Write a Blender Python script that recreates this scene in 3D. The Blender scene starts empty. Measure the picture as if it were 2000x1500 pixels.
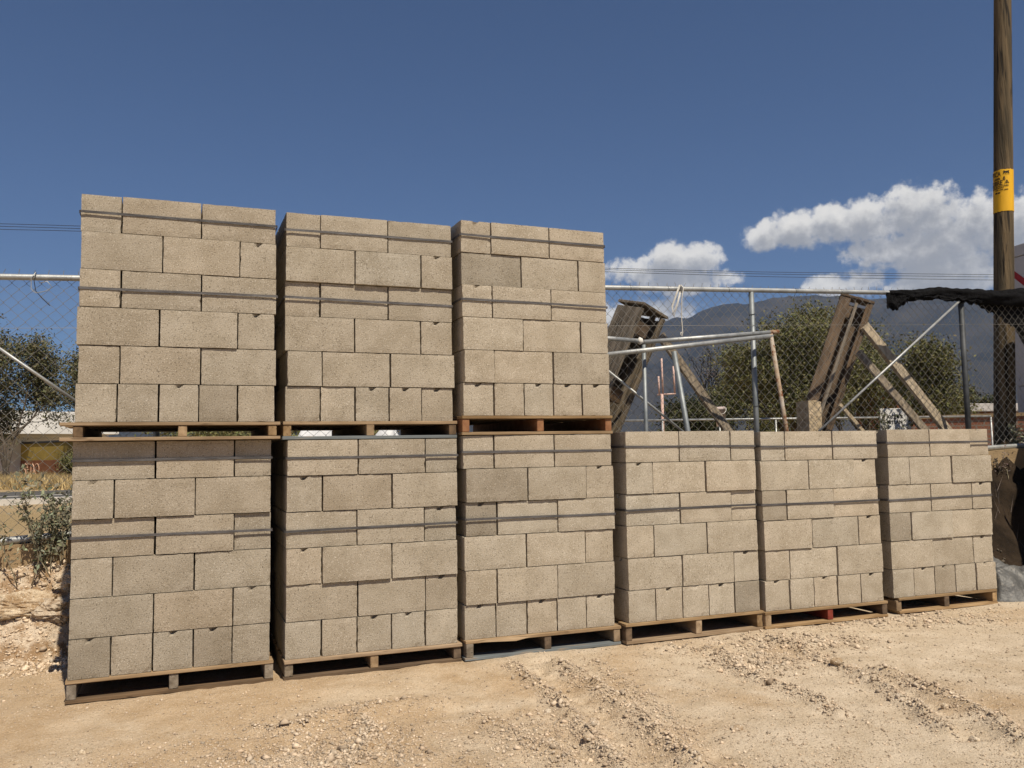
import bpy, math, random
import numpy as np
from mathutils import Vector, Matrix, noise as mnoise
random.seed(7); RNG = np.random.default_rng(11)
sc = bpy.context.scene
COL = sc.collection
R = math.radians

# ------------------------------------------------------------------ camera
CAMH = 1.24; FPX = 1652.0; PITCH = R(4.5737); ROLL = R(-0.988)
cam = bpy.data.cameras.new('camera'); camo = bpy.data.objects.new('camera', cam); COL.objects.link(camo)
cam.sensor_width = 36; cam.lens = FPX / 2000 * 36; cam.clip_end = 30000; cam.clip_start = .05
camo.matrix_world = Matrix.Translation((0, 0, CAMH)) @ Matrix.Rotation(R(90) + PITCH, 4, 'X') @ Matrix.Rotation(ROLL, 4, 'Z')
sc.camera = camo
sc.view_settings.view_transform = 'Standard'; sc.view_settings.look = 'None'
sc.view_settings.gamma = 1; sc.view_settings.exposure = 0.2
sc.cycles.max_bounces = 6; sc.cycles.diffuse_bounces = 3; sc.cycles.glossy_bounces = 2; sc.cycles.volume_bounces = 0

# ------------------------------------------------------------------ world and sun
SUN_EL = R(56); SUN_AZ = R(150)                      # azimuth clockwise from +Y: behind the camera, to its right
S = Vector((math.sin(SUN_AZ) * math.cos(SUN_EL), math.cos(SUN_AZ) * math.cos(SUN_EL), math.sin(SUN_EL)))
sun = bpy.data.lights.new('sun', 'SUN'); sun.energy = 5.0; sun.angle = R(.53); sun.color = (1, .90, .745)
suno = bpy.data.objects.new('sun', sun); COL.objects.link(suno)
suno.rotation_euler = S.to_track_quat('Z', 'Y').to_euler(); suno.location = (0, 0, 30)

world = bpy.data.worlds.new('World'); sc.world = world; world.use_nodes = True
wt = world.node_tree; wt.nodes.clear()
class NB:
    """small helper that writes node expressions"""
    def __init__(s, t): s.t = t
    def n(s, kind, **kw):
        nd = s.t.nodes.new(kind)
        for k, v in kw.items(): setattr(nd, k, v)
        return nd
    def put(s, sock, v):
        if hasattr(v, 'is_output') or isinstance(v, bpy.types.NodeSocket): s.t.links.new(v, sock)
        elif v is not None: sock.default_value = v
    def m(s, op, a, b=None, c=None, clamp=False):
        nd = s.n('ShaderNodeMath', operation=op, use_clamp=clamp)
        for i, v in enumerate((a, b, c)):
            if v is not None: s.put(nd.inputs[i], v)
        return nd.outputs[0]
    def vm(s, op, a, b=None):
        nd = s.n('ShaderNodeVectorMath', operation=op); s.put(nd.inputs[0], a)
        if b is not None: s.put(nd.inputs[3 if op == 'SCALE' else 1], b)
        return nd.outputs[0]
    def noise(s, vec, scale, detail=4, rough=.5, dist=0.0):
        nd = s.n('ShaderNodeTexNoise'); s.put(nd.inputs['Vector'], vec)
        nd.inputs['Scale'].default_value = scale; nd.inputs['Detail'].default_value = detail
        nd.inputs['Roughness'].default_value = rough; nd.inputs['Distortion'].default_value = dist
        return nd.outputs[0]
    def ramp(s, v, lo, hi, a=0.0, b=1.0, smooth=True):
        nd = s.n('ShaderNodeMapRange', interpolation_type='SMOOTHSTEP' if smooth else 'LINEAR')
        s.put(nd.inputs[0], v)
        for i, q in zip((1, 2, 3, 4), (lo, hi, a, b)): s.put(nd.inputs[i], q)
        return nd.outputs[0]
    def mix(s, f, a, b, mode='MIX'):
        nd = s.n('ShaderNodeMix', data_type='RGBA', blend_type=mode); s.put(nd.inputs[0], f)
        for i, v in ((6, a), (7, b)):
            if isinstance(v, tuple) and len(v) == 3: v = (*v, 1)
            s.put(nd.inputs[i], v)
        return nd.outputs[2]
W = NB(wt)
sky = W.n('ShaderNodeTexSky', sky_type='NISHITA', sun_disc=False, sun_elevation=SUN_EL, sun_rotation=SUN_AZ,
          altitude=1500, air_density=1.0, dust_density=.6, ozone_density=3.0)
tc = W.n('ShaderNodeTexCoord')
def cloud_group():
    """cumulus density over (azimuth, elevation): flat-based heaps with ragged tops all round the horizon"""
    g = bpy.data.node_groups.new('cloud_density', 'ShaderNodeTree')
    g.interface.new_socket('uv', in_out='INPUT', socket_type='NodeSocketVector')
    g.interface.new_socket('density', in_out='OUTPUT', socket_type='NodeSocketFloat')
    b = NB(g); gi = b.n('NodeGroupInput'); go = b.n('NodeGroupOutput')
    uv = gi.outputs[0]
    big = b.noise(uv, 18, 4, .55); fine = b.noise(uv, 75, 4, .6)
    sx = b.n('ShaderNodeSeparateXYZ'); g.links.new(uv, sx.inputs[0])
    u, v = sx.outputs[0], sx.outputs[1]
    #        az    el    half-width, half-height
    heaps = [(0.301, 0.237, 0.032, 0.02), (0.335, 0.24, 0.043, 0.025), (0.37, 0.242, 0.039, 0.026), (0.41, 0.243, 0.041, 0.03), (0.446, 0.246, 0.037, 0.034), (0.478, 0.244, 0.034, 0.034), (0.511, 0.231, 0.034, 0.031), (0.552, 0.219, 0.039, 0.037), (0.454, 0.208, 0.094, 0.026), (0.496, 0.174, 0.09, 0.029), (0.151, 0.206, 0.051, 0.022), (0.191, 0.216, 0.035, 0.023), (0.227, 0.217, 0.028, 0.022), (0.205, 0.193, 0.067, 0.018), (0.367, 0.178, 0.032, 0.016), (0.399, 0.179, 0.033, 0.018), (0.452, 0.168, 0.044, 0.015), (0.141, 0.143, 0.117, 0.036),
             (.80, .22, .14, .05), (1.25, .20, .16, .05), (2.0, .20, .2, .05), (-1.4, .18, .2, .05), (-2.5, .18, .2, .05)]
    acc = None
    for (cu, cv, a, h) in heaps:
        du = b.m('MULTIPLY', b.m('SUBTRACT', u, cu), 1 / a); dv = b.m('MULTIPLY', b.m('SUBTRACT', v, cv), 1 / h)
        e = b.m('SUBTRACT', 1.0, b.m('ADD', b.m('MULTIPLY', du, du), b.m('MULTIPLY', dv, dv)))
        acc = e if acc is None else b.m('MAXIMUM', acc, e)
    acc = b.m('MAXIMUM', acc, -2.5)
    d = b.m('ADD', acc, b.m('MULTIPLY', b.m('SUBTRACT', big, .5), 2.3))
    d = b.m('ADD', d, b.m('MULTIPLY', b.m('SUBTRACT', fine, .5), 1.7))
    g.links.new(d, go.inputs[0]); return g
cg = cloud_group()
dsep = W.n('ShaderNodeSeparateXYZ'); wt.links.new(tc.outputs['Generated'], dsep.inputs[0])
az = W.m('ARCTAN2', dsep.outputs[0], dsep.outputs[1]); el = W.m('ARCSINE', dsep.outputs[2])
def dens(du, dv):
    c = W.n('ShaderNodeCombineXYZ'); W.put(c.inputs[0], W.m('ADD', az, du)); W.put(c.inputs[1], W.m('ADD', el, dv))
    q = W.n('ShaderNodeGroup'); q.node_tree = cg; wt.links.new(c.outputs[0], q.inputs[0]); return q.outputs[0]
d0 = dens(0, 0); d1 = dens(.004, .019)
cover = W.ramp(d0, -.02, .62)
lit = W.m('SUBTRACT', 1.0, W.ramp(d1, -.55, 1.15))
ccol = W.mix(lit, (7.0, 6.9, 6.9), (17.6, 16.8, 15.4))
cover = W.m('MULTIPLY', cover, W.ramp(d0, -.05, 1.5, .84, 1.0))
skyc = W.mix(1.0, sky.outputs[0], (.55, .81, 1.10, 1), 'MULTIPLY')
bg = W.n('ShaderNodeBackground'); wt.links.new(W.mix(cover, skyc, ccol), bg.inputs[0]); bg.inputs[1].default_value = .05
world.cycles.sampling_method = 'MANUAL'; world.cycles.sample_map_resolution = 256
wo = W.n('ShaderNodeOutputWorld'); wt.links.new(bg.outputs[0], wo.inputs[0])

# ------------------------------------------------------------------ helpers: rays, meshes, tags
def ray(px, py):
    x = px - 1000; y = py - 750; cr, sr = math.cos(ROLL), math.sin(ROLL)
    x0 = cr * x + sr * y; y0 = -sr * x + cr * y
    u = -y0 / FPX; c, s = math.cos(PITCH), math.sin(PITCH)
    return Vector((x0 / FPX, c - u * s, s + u * c))
def P(px, py, Y):
    r = ray(px, py); return r * (Y / r.y) + Vector((0, 0, CAMH))
def onz(px, py, z=0.0):
    r = ray(px, py); return r * ((z - CAMH) / r.z) + Vector((0, 0, CAMH))
RN = Vector((-.334, .943, 0)).normalized(); RT = Vector((RN.y, -RN.x, 0)); R0 = Vector((-2.28, 4.40, 0))
FD = 1.66                                            # the fence stands this far behind the front of the row
def RP(t, d, z=0.0): return R0 + RT * t + RN * d + Vector((0, 0, z))
def FP(px, py, d=FD):
    r = ray(px, py); k = (d - (Vector((0, 0, CAMH)) - R0).dot(RN)) / r.dot(RN)
    return r * k + Vector((0, 0, CAMH))
def t_of(p): return (Vector(p) - R0).dot(RT)

def tag(o, label=None, cat=None, group=None, kind=None):
    if label: o['label'] = label
    if cat: o['category'] = cat
    if group: o['group'] = group
    if kind: o['kind'] = kind
    return o
def empty(name, loc=(0, 0, 0), rz=0.0, **kw):
    o = bpy.data.objects.new(name, None); COL.objects.link(o); o.location = loc; o.rotation_euler = (0, 0, rz)
    o.empty_display_size = .1
    return tag(o, **kw)
def link(name, me, mat=None, parent=None, loc=None, **kw):
    o = bpy.data.objects.new(name, me); COL.objects.link(o)
    if mat is not None and not me.materials: me.materials.append(mat)
    if parent is not None: o.parent = parent
    if loc is not None: o.location = loc
    return tag(o, **kw)
def npmesh(name, V, F, smooth=False):
    """fast mesh from (n,3) verts and (m,k) faces"""
    V = np.asarray(V, np.float32); F = np.asarray(F, np.int32)
    me = bpy.data.meshes.new(name); k = F.shape[1]
    me.vertices.add(len(V)); me.vertices.foreach_set('co', V.ravel())
    me.loops.add(F.size); me.loops.foreach_set('vertex_index', F.ravel())
    me.polygons.add(len(F)); me.polygons.foreach_set('loop_start', np.arange(len(F), dtype=np.int32) * k)
    if smooth: me.polygons.foreach_set('use_smooth', np.ones(len(F), bool))
    me.update(calc_edges=True); me.validate(); return me
class MB:
    def __init__(s): s.v = []; s.f = []
    def add(s, V, F):
        n = len(s.v); s.v += [tuple(q) for q in V]; s.f += [tuple(i + n for i in f) for f in F]; return s
    def box(s, a, b, bev=0.0, jit=0.0):
        a = Vector(a); b = Vector(b)
        c = (a + b) / 2; h = (b - a) / 2
        e = min(bev, min(abs(h.x), abs(h.y), abs(h.z)) * .45)
        if e <= 0:
            V = [(c.x + h.x * i, c.y + h.y * j, c.z + h.z * k) for k in (-1, 1) for j in (-1, 1) for i in (-1, 1)]
            return s.add(V, [(0, 2, 3, 1), (4, 5, 7, 6), (0, 1, 5, 4), (2, 6, 7, 3), (0, 4, 6, 2), (1, 3, 7, 5)])
        V = []; idx = {}
        for k in (-1, 1):
            for j in (-1, 1):
                for i in (-1, 1):
                    for ax in range(3):
                        w = [h.x - e, h.y - e, h.z - e]; w[ax] = h[ax]
                        q = [random.uniform(-jit, jit) for _ in range(3)]
                        idx[i, j, k, ax] = len(V)
                        V.append((c.x + i * w[0] + q[0], c.y + j * w[1] + q[1], c.z + k * w[2] + q[2]))
        F = []
        for ax in range(3):
            o1, o2 = [q for q in range(3) if q != ax]
            for sg in (-1, 1):
                f = []
                for p, q in ((-1, -1), (1, -1), (1, 1), (-1, 1)):
                    c3 = [0, 0, 0]; c3[ax] = sg; c3[o1] = p; c3[o2] = q; f.append(idx[(*c3, ax)])
                F.append(f)
            for p in (-1, 1):
                for q in (-1, 1):
                    lo = [0, 0, 0]; hi = [0, 0, 0]; lo[ax] = -1; hi[ax] = 1
                    for c3 in (lo, hi): c3[o1] = p; c3[o2] = q
                    F.append([idx[(*lo, o1)], idx[(*hi, o1)], idx[(*hi, o2)], idx[(*lo, o2)]])
        for k in (-1, 1):
            for j in (-1, 1):
                for i in (-1, 1): F.append([idx[i, j, k, ax] for ax in range(3)])
        return s.add(V, F)
    def tube(s, pts, rad, n=8, cap=True):
        pts = [Vector(p) for p in pts]; m = len(pts)
        if not hasattr(rad, '__len__'): rad = [rad] * m
        V = []; prev = None
        for i, p in enumerate(pts):
            d = (pts[min(i + 1, m - 1)] - pts[max(i - 1, 0)]).normalized()
            if prev is None:
                a = d.orthogonal().normalized()
            else:
                a = (prev - d * prev.dot(d)).normalized()
            prev = a; b = d.cross(a)
            for k in range(n):
                t = 2 * math.pi * k / n; V.append(p + (a * math.cos(t) + b * math.sin(t)) * rad[i])
        F = [(i * n + k, i * n + (k + 1) % n, (i + 1) * n + (k + 1) % n, (i + 1) * n + k) for i in range(m - 1) for k in range(n)]
        if cap: F += [tuple(range(n))[::-1], tuple((m - 1) * n + k for k in range(n))]
        return s.add(V, F)
    def slab(s, a, b, w, th, up=None):
        """a board from a to b: w wide (across), th thick; `up` = the direction its wide face looks"""
        a = Vector(a); b = Vector(b); d = (b - a).normalized(); up = Vector(up or (0, 0, 1))
        x = d.cross(up).normalized(); y = x.cross(d).normalized()
        V = [q + x * (i * w / 2) + y * (j * th / 2) for q in (a, b) for j in (-1, 1) for i in (-1, 1)]
        return s.add(V, [(0, 2, 3, 1), (4, 5, 7, 6), (0, 1, 5, 4), (2, 6, 7, 3), (0, 4, 6, 2), (1, 3, 7, 5)])
    def build(s, name, mat, parent=None, smooth=False, **kw):
        me = bpy.data.meshes.new(name); me.from_pydata([tuple(v) for v in s.v], [], s.f); me.update()
        if smooth:
            for p in me.polygons: p.use_smooth = True
        return link(name, me, mat, parent, **kw)
def fbm(x, y, z=0.0, o=4): return mnoise.fractal((x, y, z), 1.0, 2.1, o)

# ------------------------------------------------------------------ materials
def pmat(name, c1, c2, scale=4, detail=5, rough=.85, bump=.0, bscale=60, speck=None, rand=0.0, stretch=None, speck2=None, attr=None, metal=0.0, spec=.3, bdist=.02, patch=None):
    m = bpy.data.materials.new(name); m.use_nodes = True; t = m.node_tree; b = NB(t)
    bs = t.nodes['Principled BSDF']
    tcn = b.n('ShaderNodeTexCoord'); oi = b.n('ShaderNodeObjectInfo')
    vec = b.vm('ADD', tcn.outputs['Object'], b.vm('SCALE', (1, .7, .37), b.m('MULTIPLY', oi.outputs['Random'], 60.0)))
    if stretch: vec = b.vm('MULTIPLY', vec, stretch)
    f = b.ramp(b.noise(vec, scale, detail, .55), .3, .7)
    col = b.mix(f, c1, c2)
    if patch:
        ps, lo, hi, pc, pa = patch
        col = b.mix(b.m('MULTIPLY', b.ramp(b.noise(vec, ps, 3, .5, .4), lo, hi), pa), col, pc)
    for sp in (speck, speck2):
        if sp:
            ss, lo, hi, scol, amt = sp
            col = b.mix(b.m('MULTIPLY', b.ramp(b.noise(vec, ss, 2, .6), lo, hi), amt), col, scol)
    if attr:
        an = b.n('ShaderNodeAttribute', attribute_name=attr); col = b.mix(1.0, col, an.outputs['Color'], 'MULTIPLY')
    if rand == 'color': col = b.mix(1.0, col, oi.outputs['Color'], 'MULTIPLY')
    elif rand:
        k = b.m('ADD', 1 - rand, b.m('MULTIPLY', oi.outputs['Random'], 2 * rand))
        hs = b.n('ShaderNodeHueSaturation'); b.put(hs.inputs['Value'], k); b.put(hs.inputs['Color'], col)
        b.put(hs.inputs['Saturation'], b.m('ADD', .88, b.m('MULTIPLY', b.m('FRACT', b.m('MULTIPLY', oi.outputs['Random'], 7.31)), .24)))
        col = hs.outputs[0]
    b.put(bs.inputs['Base Color'], col); bs.inputs['Roughness'].default_value = rough
    bs.inputs['Metallic'].default_value = metal; bs.inputs['Specular IOR Level'].default_value = spec
    if bump:
        bn = b.n('ShaderNodeBump'); bn.inputs['Strength'].default_value = bump; bn.inputs['Distance'].default_value = bdist
        b.put(bn.inputs['Height'], b.noise(vec, bscale, 4, .65)); t.links.new(bn.outputs[0], bs.inputs['Normal'])
    return m
M = {}
M['block'] = pmat('concrete_block', (.288, .245, .184), (.352, .306, .240), 7, 4, .95, .55, 130, speck=(145, .582, .67, (.11, .09, .064), .78),
                  speck2=(165, .58, .68, (.55, .50, .42), .7), rand='color', spec=.15, bdist=.006, patch=(4, .50, .78, (.42, .365, .285), .5))
for ax, st in (('x', (.12, 1, 1)), ('y', (1, .12, 1)), ('z', (1, 1, .12))):
    M['wood_' + ax] = pmat('pallet_wood_' + ax, (.225, .148, .080), (.37, .262, .155), 26, 6, .85, .5, 60, rand=.22, stretch=st, speck=(50, .62, .72, (.10, .06, .03), .7), bdist=.004)
    M['grey_wood_' + ax] = pmat('weathered_wood_' + ax, (.15, .12, .085), (.31, .26, .20), 30, 6, .9, .6, 60, rand=.15, stretch=st, speck=(60, .60, .7, (.05, .04, .03), .8), bdist=.005)
    M['brown_wood_' + ax] = pmat('brown_wood_' + ax, (.085, .058, .036), (.175, .118, .072), 26, 6, .9, .5, 60, rand=.1, stretch=st, speck=(50, .62, .7, (.04, .025, .015), .7), bdist=.005)
M['timber_z'] = pmat('old_timber_z', (.085, .068, .048), (.215, .175, .128), 30, 6, .95, .8, 50, rand=.2, stretch=(1, 1, .10), speck=(45, .58, .68, (.03, .024, .017), .85), bdist=.008)
M['timber_x'] = M['timber_z']
M['pale_wood_z'] = pmat('pale_wood_z', (.26, .205, .135), (.40, .325, .225), 26, 6, .9, .5, 60, rand=.1, stretch=(1, 1, .12), speck=(50, .62, .7, (.10, .07, .045), .7), bdist=.005)
M['blue_wood'] = pmat('blue_painted_wood', (.12, .135, .14), (.19, .21, .218), 20, 5, .8, .4, 60, stretch=(.15, 1, 1), speck=(40, .55, .7, (.28, .2, .12), .6), bdist=.004)
M['red_wood'] = pmat('red_painted_wood', (.17, .028, .018), (.24, .05, .03), 20, 5, .8, .4, 60, bdist=.004)
M['orange_wood'] = pmat('orange_stained_wood', (.20, .085, .038), (.29, .145, .07), 20, 5, .8, .4, 60, bdist=.004)
M['strap'] = pmat('strapping', (.058, .054, .054), (.105, .099, .098), 40, 3, .5, .3, 120, stretch=(.2, .2, 1), rand=.25, spec=.3)
M['galv'] = pmat('galvanised_pipe', (.30, .31, .31), (.46, .47, .46), 12, 5, .5, .12, 90, metal=.55, spec=.5, speck=(30, .62, .7, (.16, .14, .12), .5))
M['galv_post'] = pmat('galvanised_post', (.17, .19, .20), (.27, .29, .30), 9, 5, .55, .1, 90, metal=.5, spec=.5)
M['shaded_post'] = pmat('painted_shade_post', (.045, .05, .055), (.085, .09, .095), 9, 5, .6, .1, 90, metal=.3)  # post colour darkened to carry the shade that falls on it
M['leaf_mid'] = pmat('thorn_leaves', (.085, .085, .042), (.165, .155, .075), 3, 3, .7, attr='tint')
M['rust_pipe'] = pmat('rusty_pipe', (.30, .20, .12), (.42, .37, .31), 10, 6, .75, .25, 80, metal=.15, speck=(22, .52, .64, (.17, .06, .022), .9))
M['whitepaint'] = pmat('chalky_white_paint', (.62, .58, .52), (.75, .72, .66), 15, 4, .8)
M['wire'] = pmat('fence_wire', (.26, .25, .23), (.36, .34, .30), 5, 3, .5, metal=.5)
M['footing'] = pmat('footing_concrete', (.27, .19, .105), (.36, .26, .15), 6, 5, .95, .5, 60, speck=(90, .6, .7, (.14, .10, .06), .5))
M['stub'] = pmat('crumbly_concrete', (.42, .33, .21), (.55, .44, .30), 9, 5, .95, .9, 50, speck=(40, .58, .68, (.2, .14, .08), .7), bdist=.01)
M['ground'] = None
M['gravel'] = pmat('gravel', (.52, .41, .29), (.66, .55, .41), 7, 3, .95, .5, 160, attr='tint', bdist=.004)
M['rock'] = pmat('limestone_rock', (.36, .25, .15), (.66, .55, .41), 14, 6, .95, 1.0, 60, rand=.10, bdist=.015, speck=(90, .56, .66, (.72, .64, .52), .7), speck2=(70, .58, .68, (.2, .13, .07), .6))
M['tarp'] = pmat('black_shade_cloth', (.003, .003, .0035), (.009, .009, .010), 30, 4, .9, .8, 60, spec=.12)
M['film'] = pmat('grey_plastic_film', (.07, .07, .068), (.12, .118, .112), 7, 6, .5, .5, 25, spec=.5, speck=(40, .55, .7, (.24, .22, .19), .5))
M['white_tarp'] = pmat('white_plastic', (.50, .51, .53), (.68, .69, .70), 5, 4, .6, .3, 30)
M['leaf_olive'] = pmat('olive_leaves', (.105, .105, .036), (.195, .187, .075), 3, 3, .7, attr='tint')
M['leaf_dark'] = pmat('dark_leaves', (.035, .042, .015), (.075, .075, .028), 3, 3, .7, attr='tint')
M['leaf_dry'] = pmat('dry_twigs', (.15, .12, .105), (.22, .175, .15), 3, 3, .9, attr='tint')
M['leaf_grey'] = pmat('silvery_leaves', (.14, .15, .095), (.26, .26, .18), 12, 3, .7, attr='tint')
M['straw'] = pmat('dry_grass', (.36, .26, .115), (.50, .38, .19), 3, 3, .9, attr='tint')
M['bark'] = pmat('bark', (.06, .048, .035), (.12, .095, .07), 8, 5, .95, .6, 40)
M['stem'] = pmat('weed_stem', (.20, .17, .11), (.30, .26, .18), 8, 3, .9)
M['asphalt'] = pmat('asphalt', (.075, .072, .068), (.11, .105, .10), 2, 5, .9, .3, 80)
M['line'] = pmat('road_paint', (.50, .47, .42), (.62, .58, .52), 3, 4, .8)
M['white'] = pmat('white_render', (.66, .65, .62), (.78, .77, .74), 1.2, 5, .9)
M['ochre'] = pmat('ochre_render', (.28, .20, .045), (.36, .26, .06), 2, 5, .9)
M['oxide'] = pmat('oxide_red_render', (.17, .065, .028), (.24, .10, .045), 2, 5, .9)
M['chalk'] = pmat('pale_spray_paint', (.50, .30, .20), (.60, .38, .27), 3, 3, .9)
M['mount'] = pmat('scrub_hillside', (.014, .014, .011), (.050, .042, .031), .006, 9, 1.0, spec=0)
M['panel'] = pmat('grey_cladding', (.40, .40, .41), (.47, .47, .48), 1, 4, .6)
M['dark'] = pmat('dark_trim', (.02, .02, .022), (.03, .03, .032), 5, 3, .6)
M['redpaint'] = pmat('red_paint', (.28, .012, .012), (.34, .02, .018), 5, 3, .5)
M['yellow'] = pmat('yellow_paint', (.62, .335, .012), (.74, .42, .02), 9, 6, .7, .4, 60, stretch=(1, 1, .2), speck=(30, .66, .74, (.25, .14, .03), .7), bdist=.006)
M['ink'] = pmat('black_ink', (.012, .011, .01), (.02, .018, .016), 9, 3, .8)
M['pole'] = pmat('pole_wood', (.042, .035, .022), (.150, .108, .060), 13, 8, .9, 1.0, 30, stretch=(1, 1, .07), speck=(22, .56, .64, (.014, .011, .008), .9), bdist=.03)
M['pinkpaint'] = pmat('pink_primer', (.55, .36, .30), (.64, .46, .40), 8, 4, .7, speck=(30, .6, .7, (.2, .08, .04), .6))
M['bucket'] = pmat('pale_plastic', (.58, .48, .44), (.66, .57, .53), 8, 4, .5)
M['cable'] = pmat('cable', (.02, .02, .022), (.03, .03, .03), 5, 2, .6)
M['rope'] = pmat('pale_rope', (.50, .48, .43), (.62, .60, .55), 30, 3, .9)
M['roof'] = pmat('pale_roof', (.42, .39, .36), (.50, .47, .44), 2, 4, .8)

def brick_mat():
    m = bpy.data.materials.new('red_brickwork'); m.use_nodes = True; t = m.node_tree; b = NB(t); bs = t.nodes['Principled BSDF']
    tcn = b.n('ShaderNodeTexCoord'); br = b.n('ShaderNodeTexBrick')
    mp = b.n('ShaderNodeMapping'); mp.inputs['Rotation'].default_value = (R(90), 0, 0)
    t.links.new(tcn.outputs['Object'], mp.inputs[0]); t.links.new(mp.outputs[0], br.inputs['Vector'])
    br.inputs['Scale'].default_value = 1; br.inputs['Brick Width'].default_value = .24; br.inputs['Row Height'].default_value = .075
    br.inputs['Mortar Size'].default_value = .012
    br.inputs['Color1'].default_value = (.20, .075, .042, 1); br.inputs['Color2'].default_value = (.27, .115, .065, 1); br.inputs['Mortar'].default_value = (.22, .17, .13, 1)
    t.links.new(br.outputs[0], bs.inputs['Base Color']); bs.inputs['Roughness'].default_value = .95
    return m
M['brick'] = brick_mat()

def ground_mat():
    m = bpy.data.materials.new('yard_dirt'); m.use_nodes = True; t = m.node_tree; b = NB(t); bs = t.nodes['Principled BSDF']
    tcn = b.n('ShaderNodeTexCoord'); v = tcn.outputs['Object']
    sx = b.n('ShaderNodeSeparateXYZ'); t.links.new(v, sx.inputs[0])
    big = b.noise(v, .9, 5, .6, .6); mid = b.noise(v, 5, 5, .6); fine = b.noise(v, 45, 4, .65); grit = b.noise(v, 140, 3, .7)
    tan = b.mix(b.ramp(mid, .3, .7), (.45, .318, .188), (.55, .412, .268))
    pale = b.mix(b.ramp(mid, .3, .7), (.53, .425, .30), (.65, .54, .405))
    # compacted tan fines to the left, crushed limestone towards the right
    k = b.m('ADD', b.m('MULTIPLY', b.ramp(sx.outputs[0], -1.6, 1.6), .55), b.m('MULTIPLY', b.m('SUBTRACT', big, .5), 2.2))
    col = b.mix(b.ramp(k, .05, .6), tan, pale)
    col = b.mix(b.m('MULTIPLY', b.ramp(fine, .56, .70), .5), col, (.60, .51, .39))
    col = b.mix(b.m('MULTIPLY', b.ramp(fine, .30, .42, 1, 0), .30), col, (.27, .19, .11))
    col = b.mix(b.m('MULTIPLY', b.ramp(grit, .57, .66), .75), col, (.70, .61, .48))
    col = b.mix(b.m('MULTIPLY', b.ramp(grit, .34, .43, 1, 0), .65), col, (.20, .135, .075))
    # limestone rubble of the bank left of the row, root-bound soil right of it, colour darkened to stand in for shade
    at = b.n('ShaderNodeAttribute', attribute_name='soil'); ats = b.n('ShaderNodeSeparateColor'); t.links.new(at.outputs['Color'], ats.inputs[0])
    lime = b.mix(b.ramp(b.noise(v, 9, 5, .65), .40, .60), (.33, .215, .12), (.66, .55, .42))
    col = b.mix(ats.outputs[0], col, lime)
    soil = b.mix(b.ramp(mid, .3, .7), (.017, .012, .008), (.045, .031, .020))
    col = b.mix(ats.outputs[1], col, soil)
    far = b.mix(b.ramp(b.noise(v, .15, 5, .6), .35, .65), (.34, .25, .13), (.42, .31, .18))
    col = b.mix(b.m('MULTIPLY', ats.outputs[2], b.m('SUBTRACT', 1.0, ats.outputs[1])), col, far)
    t.links.new(col, bs.inputs['Base Color']); bs.inputs['Roughness'].default_value = .97; bs.inputs['Specular IOR Level'].default_value = .15
    h = b.m('ADD', b.m('MULTIPLY', fine, .6), b.m('MULTIPLY', grit, .4))
    bn = b.n('ShaderNodeBump'); bn.inputs['Strength'].default_value = .9; bn.inputs['Distance'].default_value = .022
    t.links.new(h, bn.inputs['Height']); t.links.new(bn.outputs[0], bs.inputs['Normal'])
    return m
M['ground'] = ground_mat()

# ------------------------------------------------------------------ ground
def sstep(a, b, x):
    q = min(1, max(0, (x - a) / (b - a))); return q * q * (3 - 2 * q)
RUTS = [([(1000, 1306), (1050, 1345), (1100, 1386), (1150, 1440), (1185, 1480), (1215, 1515)], .034, .042),
        ([(1095, 1306), (1132, 1332), (1190, 1366), (1250, 1412), (1300, 1462), (1370, 1515)], .042, .055),
        ([(1150, 1300), (1230, 1350), (1290, 1400), (1360, 1470)], .018, .06),
        ([(1300, 1274), (1408, 1286), (1460, 1326), (1548, 1358), (1640, 1400)], .030, .040),
        ([(1500, 1262), (1560, 1274), (1620, 1306), (1672, 1326), (1736, 1358), (1790, 1392), (1850, 1440)], .031, .043),
        ([(1720, 1320), (1800, 1350), (1856, 1374), (1940, 1414), (2010, 1470)], .033, .052),
        ([(560, 1440), (640, 1400), (720, 1385), (860, 1372)], .024, .09),
        ([(700, 1510), (730, 1440), (700, 1400)], .026, .04),
        ([(930, 1400), (1000, 1440), (1060, 1470), (1120, 1510)], .022, .06),
        ([(480, 1420), (540, 1432), (590, 1425)], .020, .03)]
RW = []
for pts, h, w in RUTS:
    q = [onz(*p) for p in pts]; RW.append((np.array([(a.x, a.y) for a in q]), h, w))
def rut(x, y):
    s = 0.0
    for q, h, w in RW:
        if x < q[:, 0].min() - .4 or x > q[:, 0].max() + .4 or y < q[:, 1].min() - .4 or y > q[:, 1].max() + .4: continue
        best = 9
        for i in range(len(q) - 1):
            ax, ay = q[i]; bx, by = q[i + 1]; dx, dy = bx - ax, by - ay; L = dx * dx + dy * dy
            k = min(1, max(0, ((x - ax) * dx + (y - ay) * dy) / L)); best = min(best, math.hypot(x - ax - k * dx, y - ay - k * dy))
        s += h * math.exp(-(best / w) ** 2)
        s -= h * .35 * math.exp(-((best - 2.2 * w) / (1.1 * w)) ** 2)
    return s
def zup(t): return .50 + .056 * min(9, max(-1, t + .4))
def yard(x): return .006 * min(7, max(-1, x + 2.3))
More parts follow.
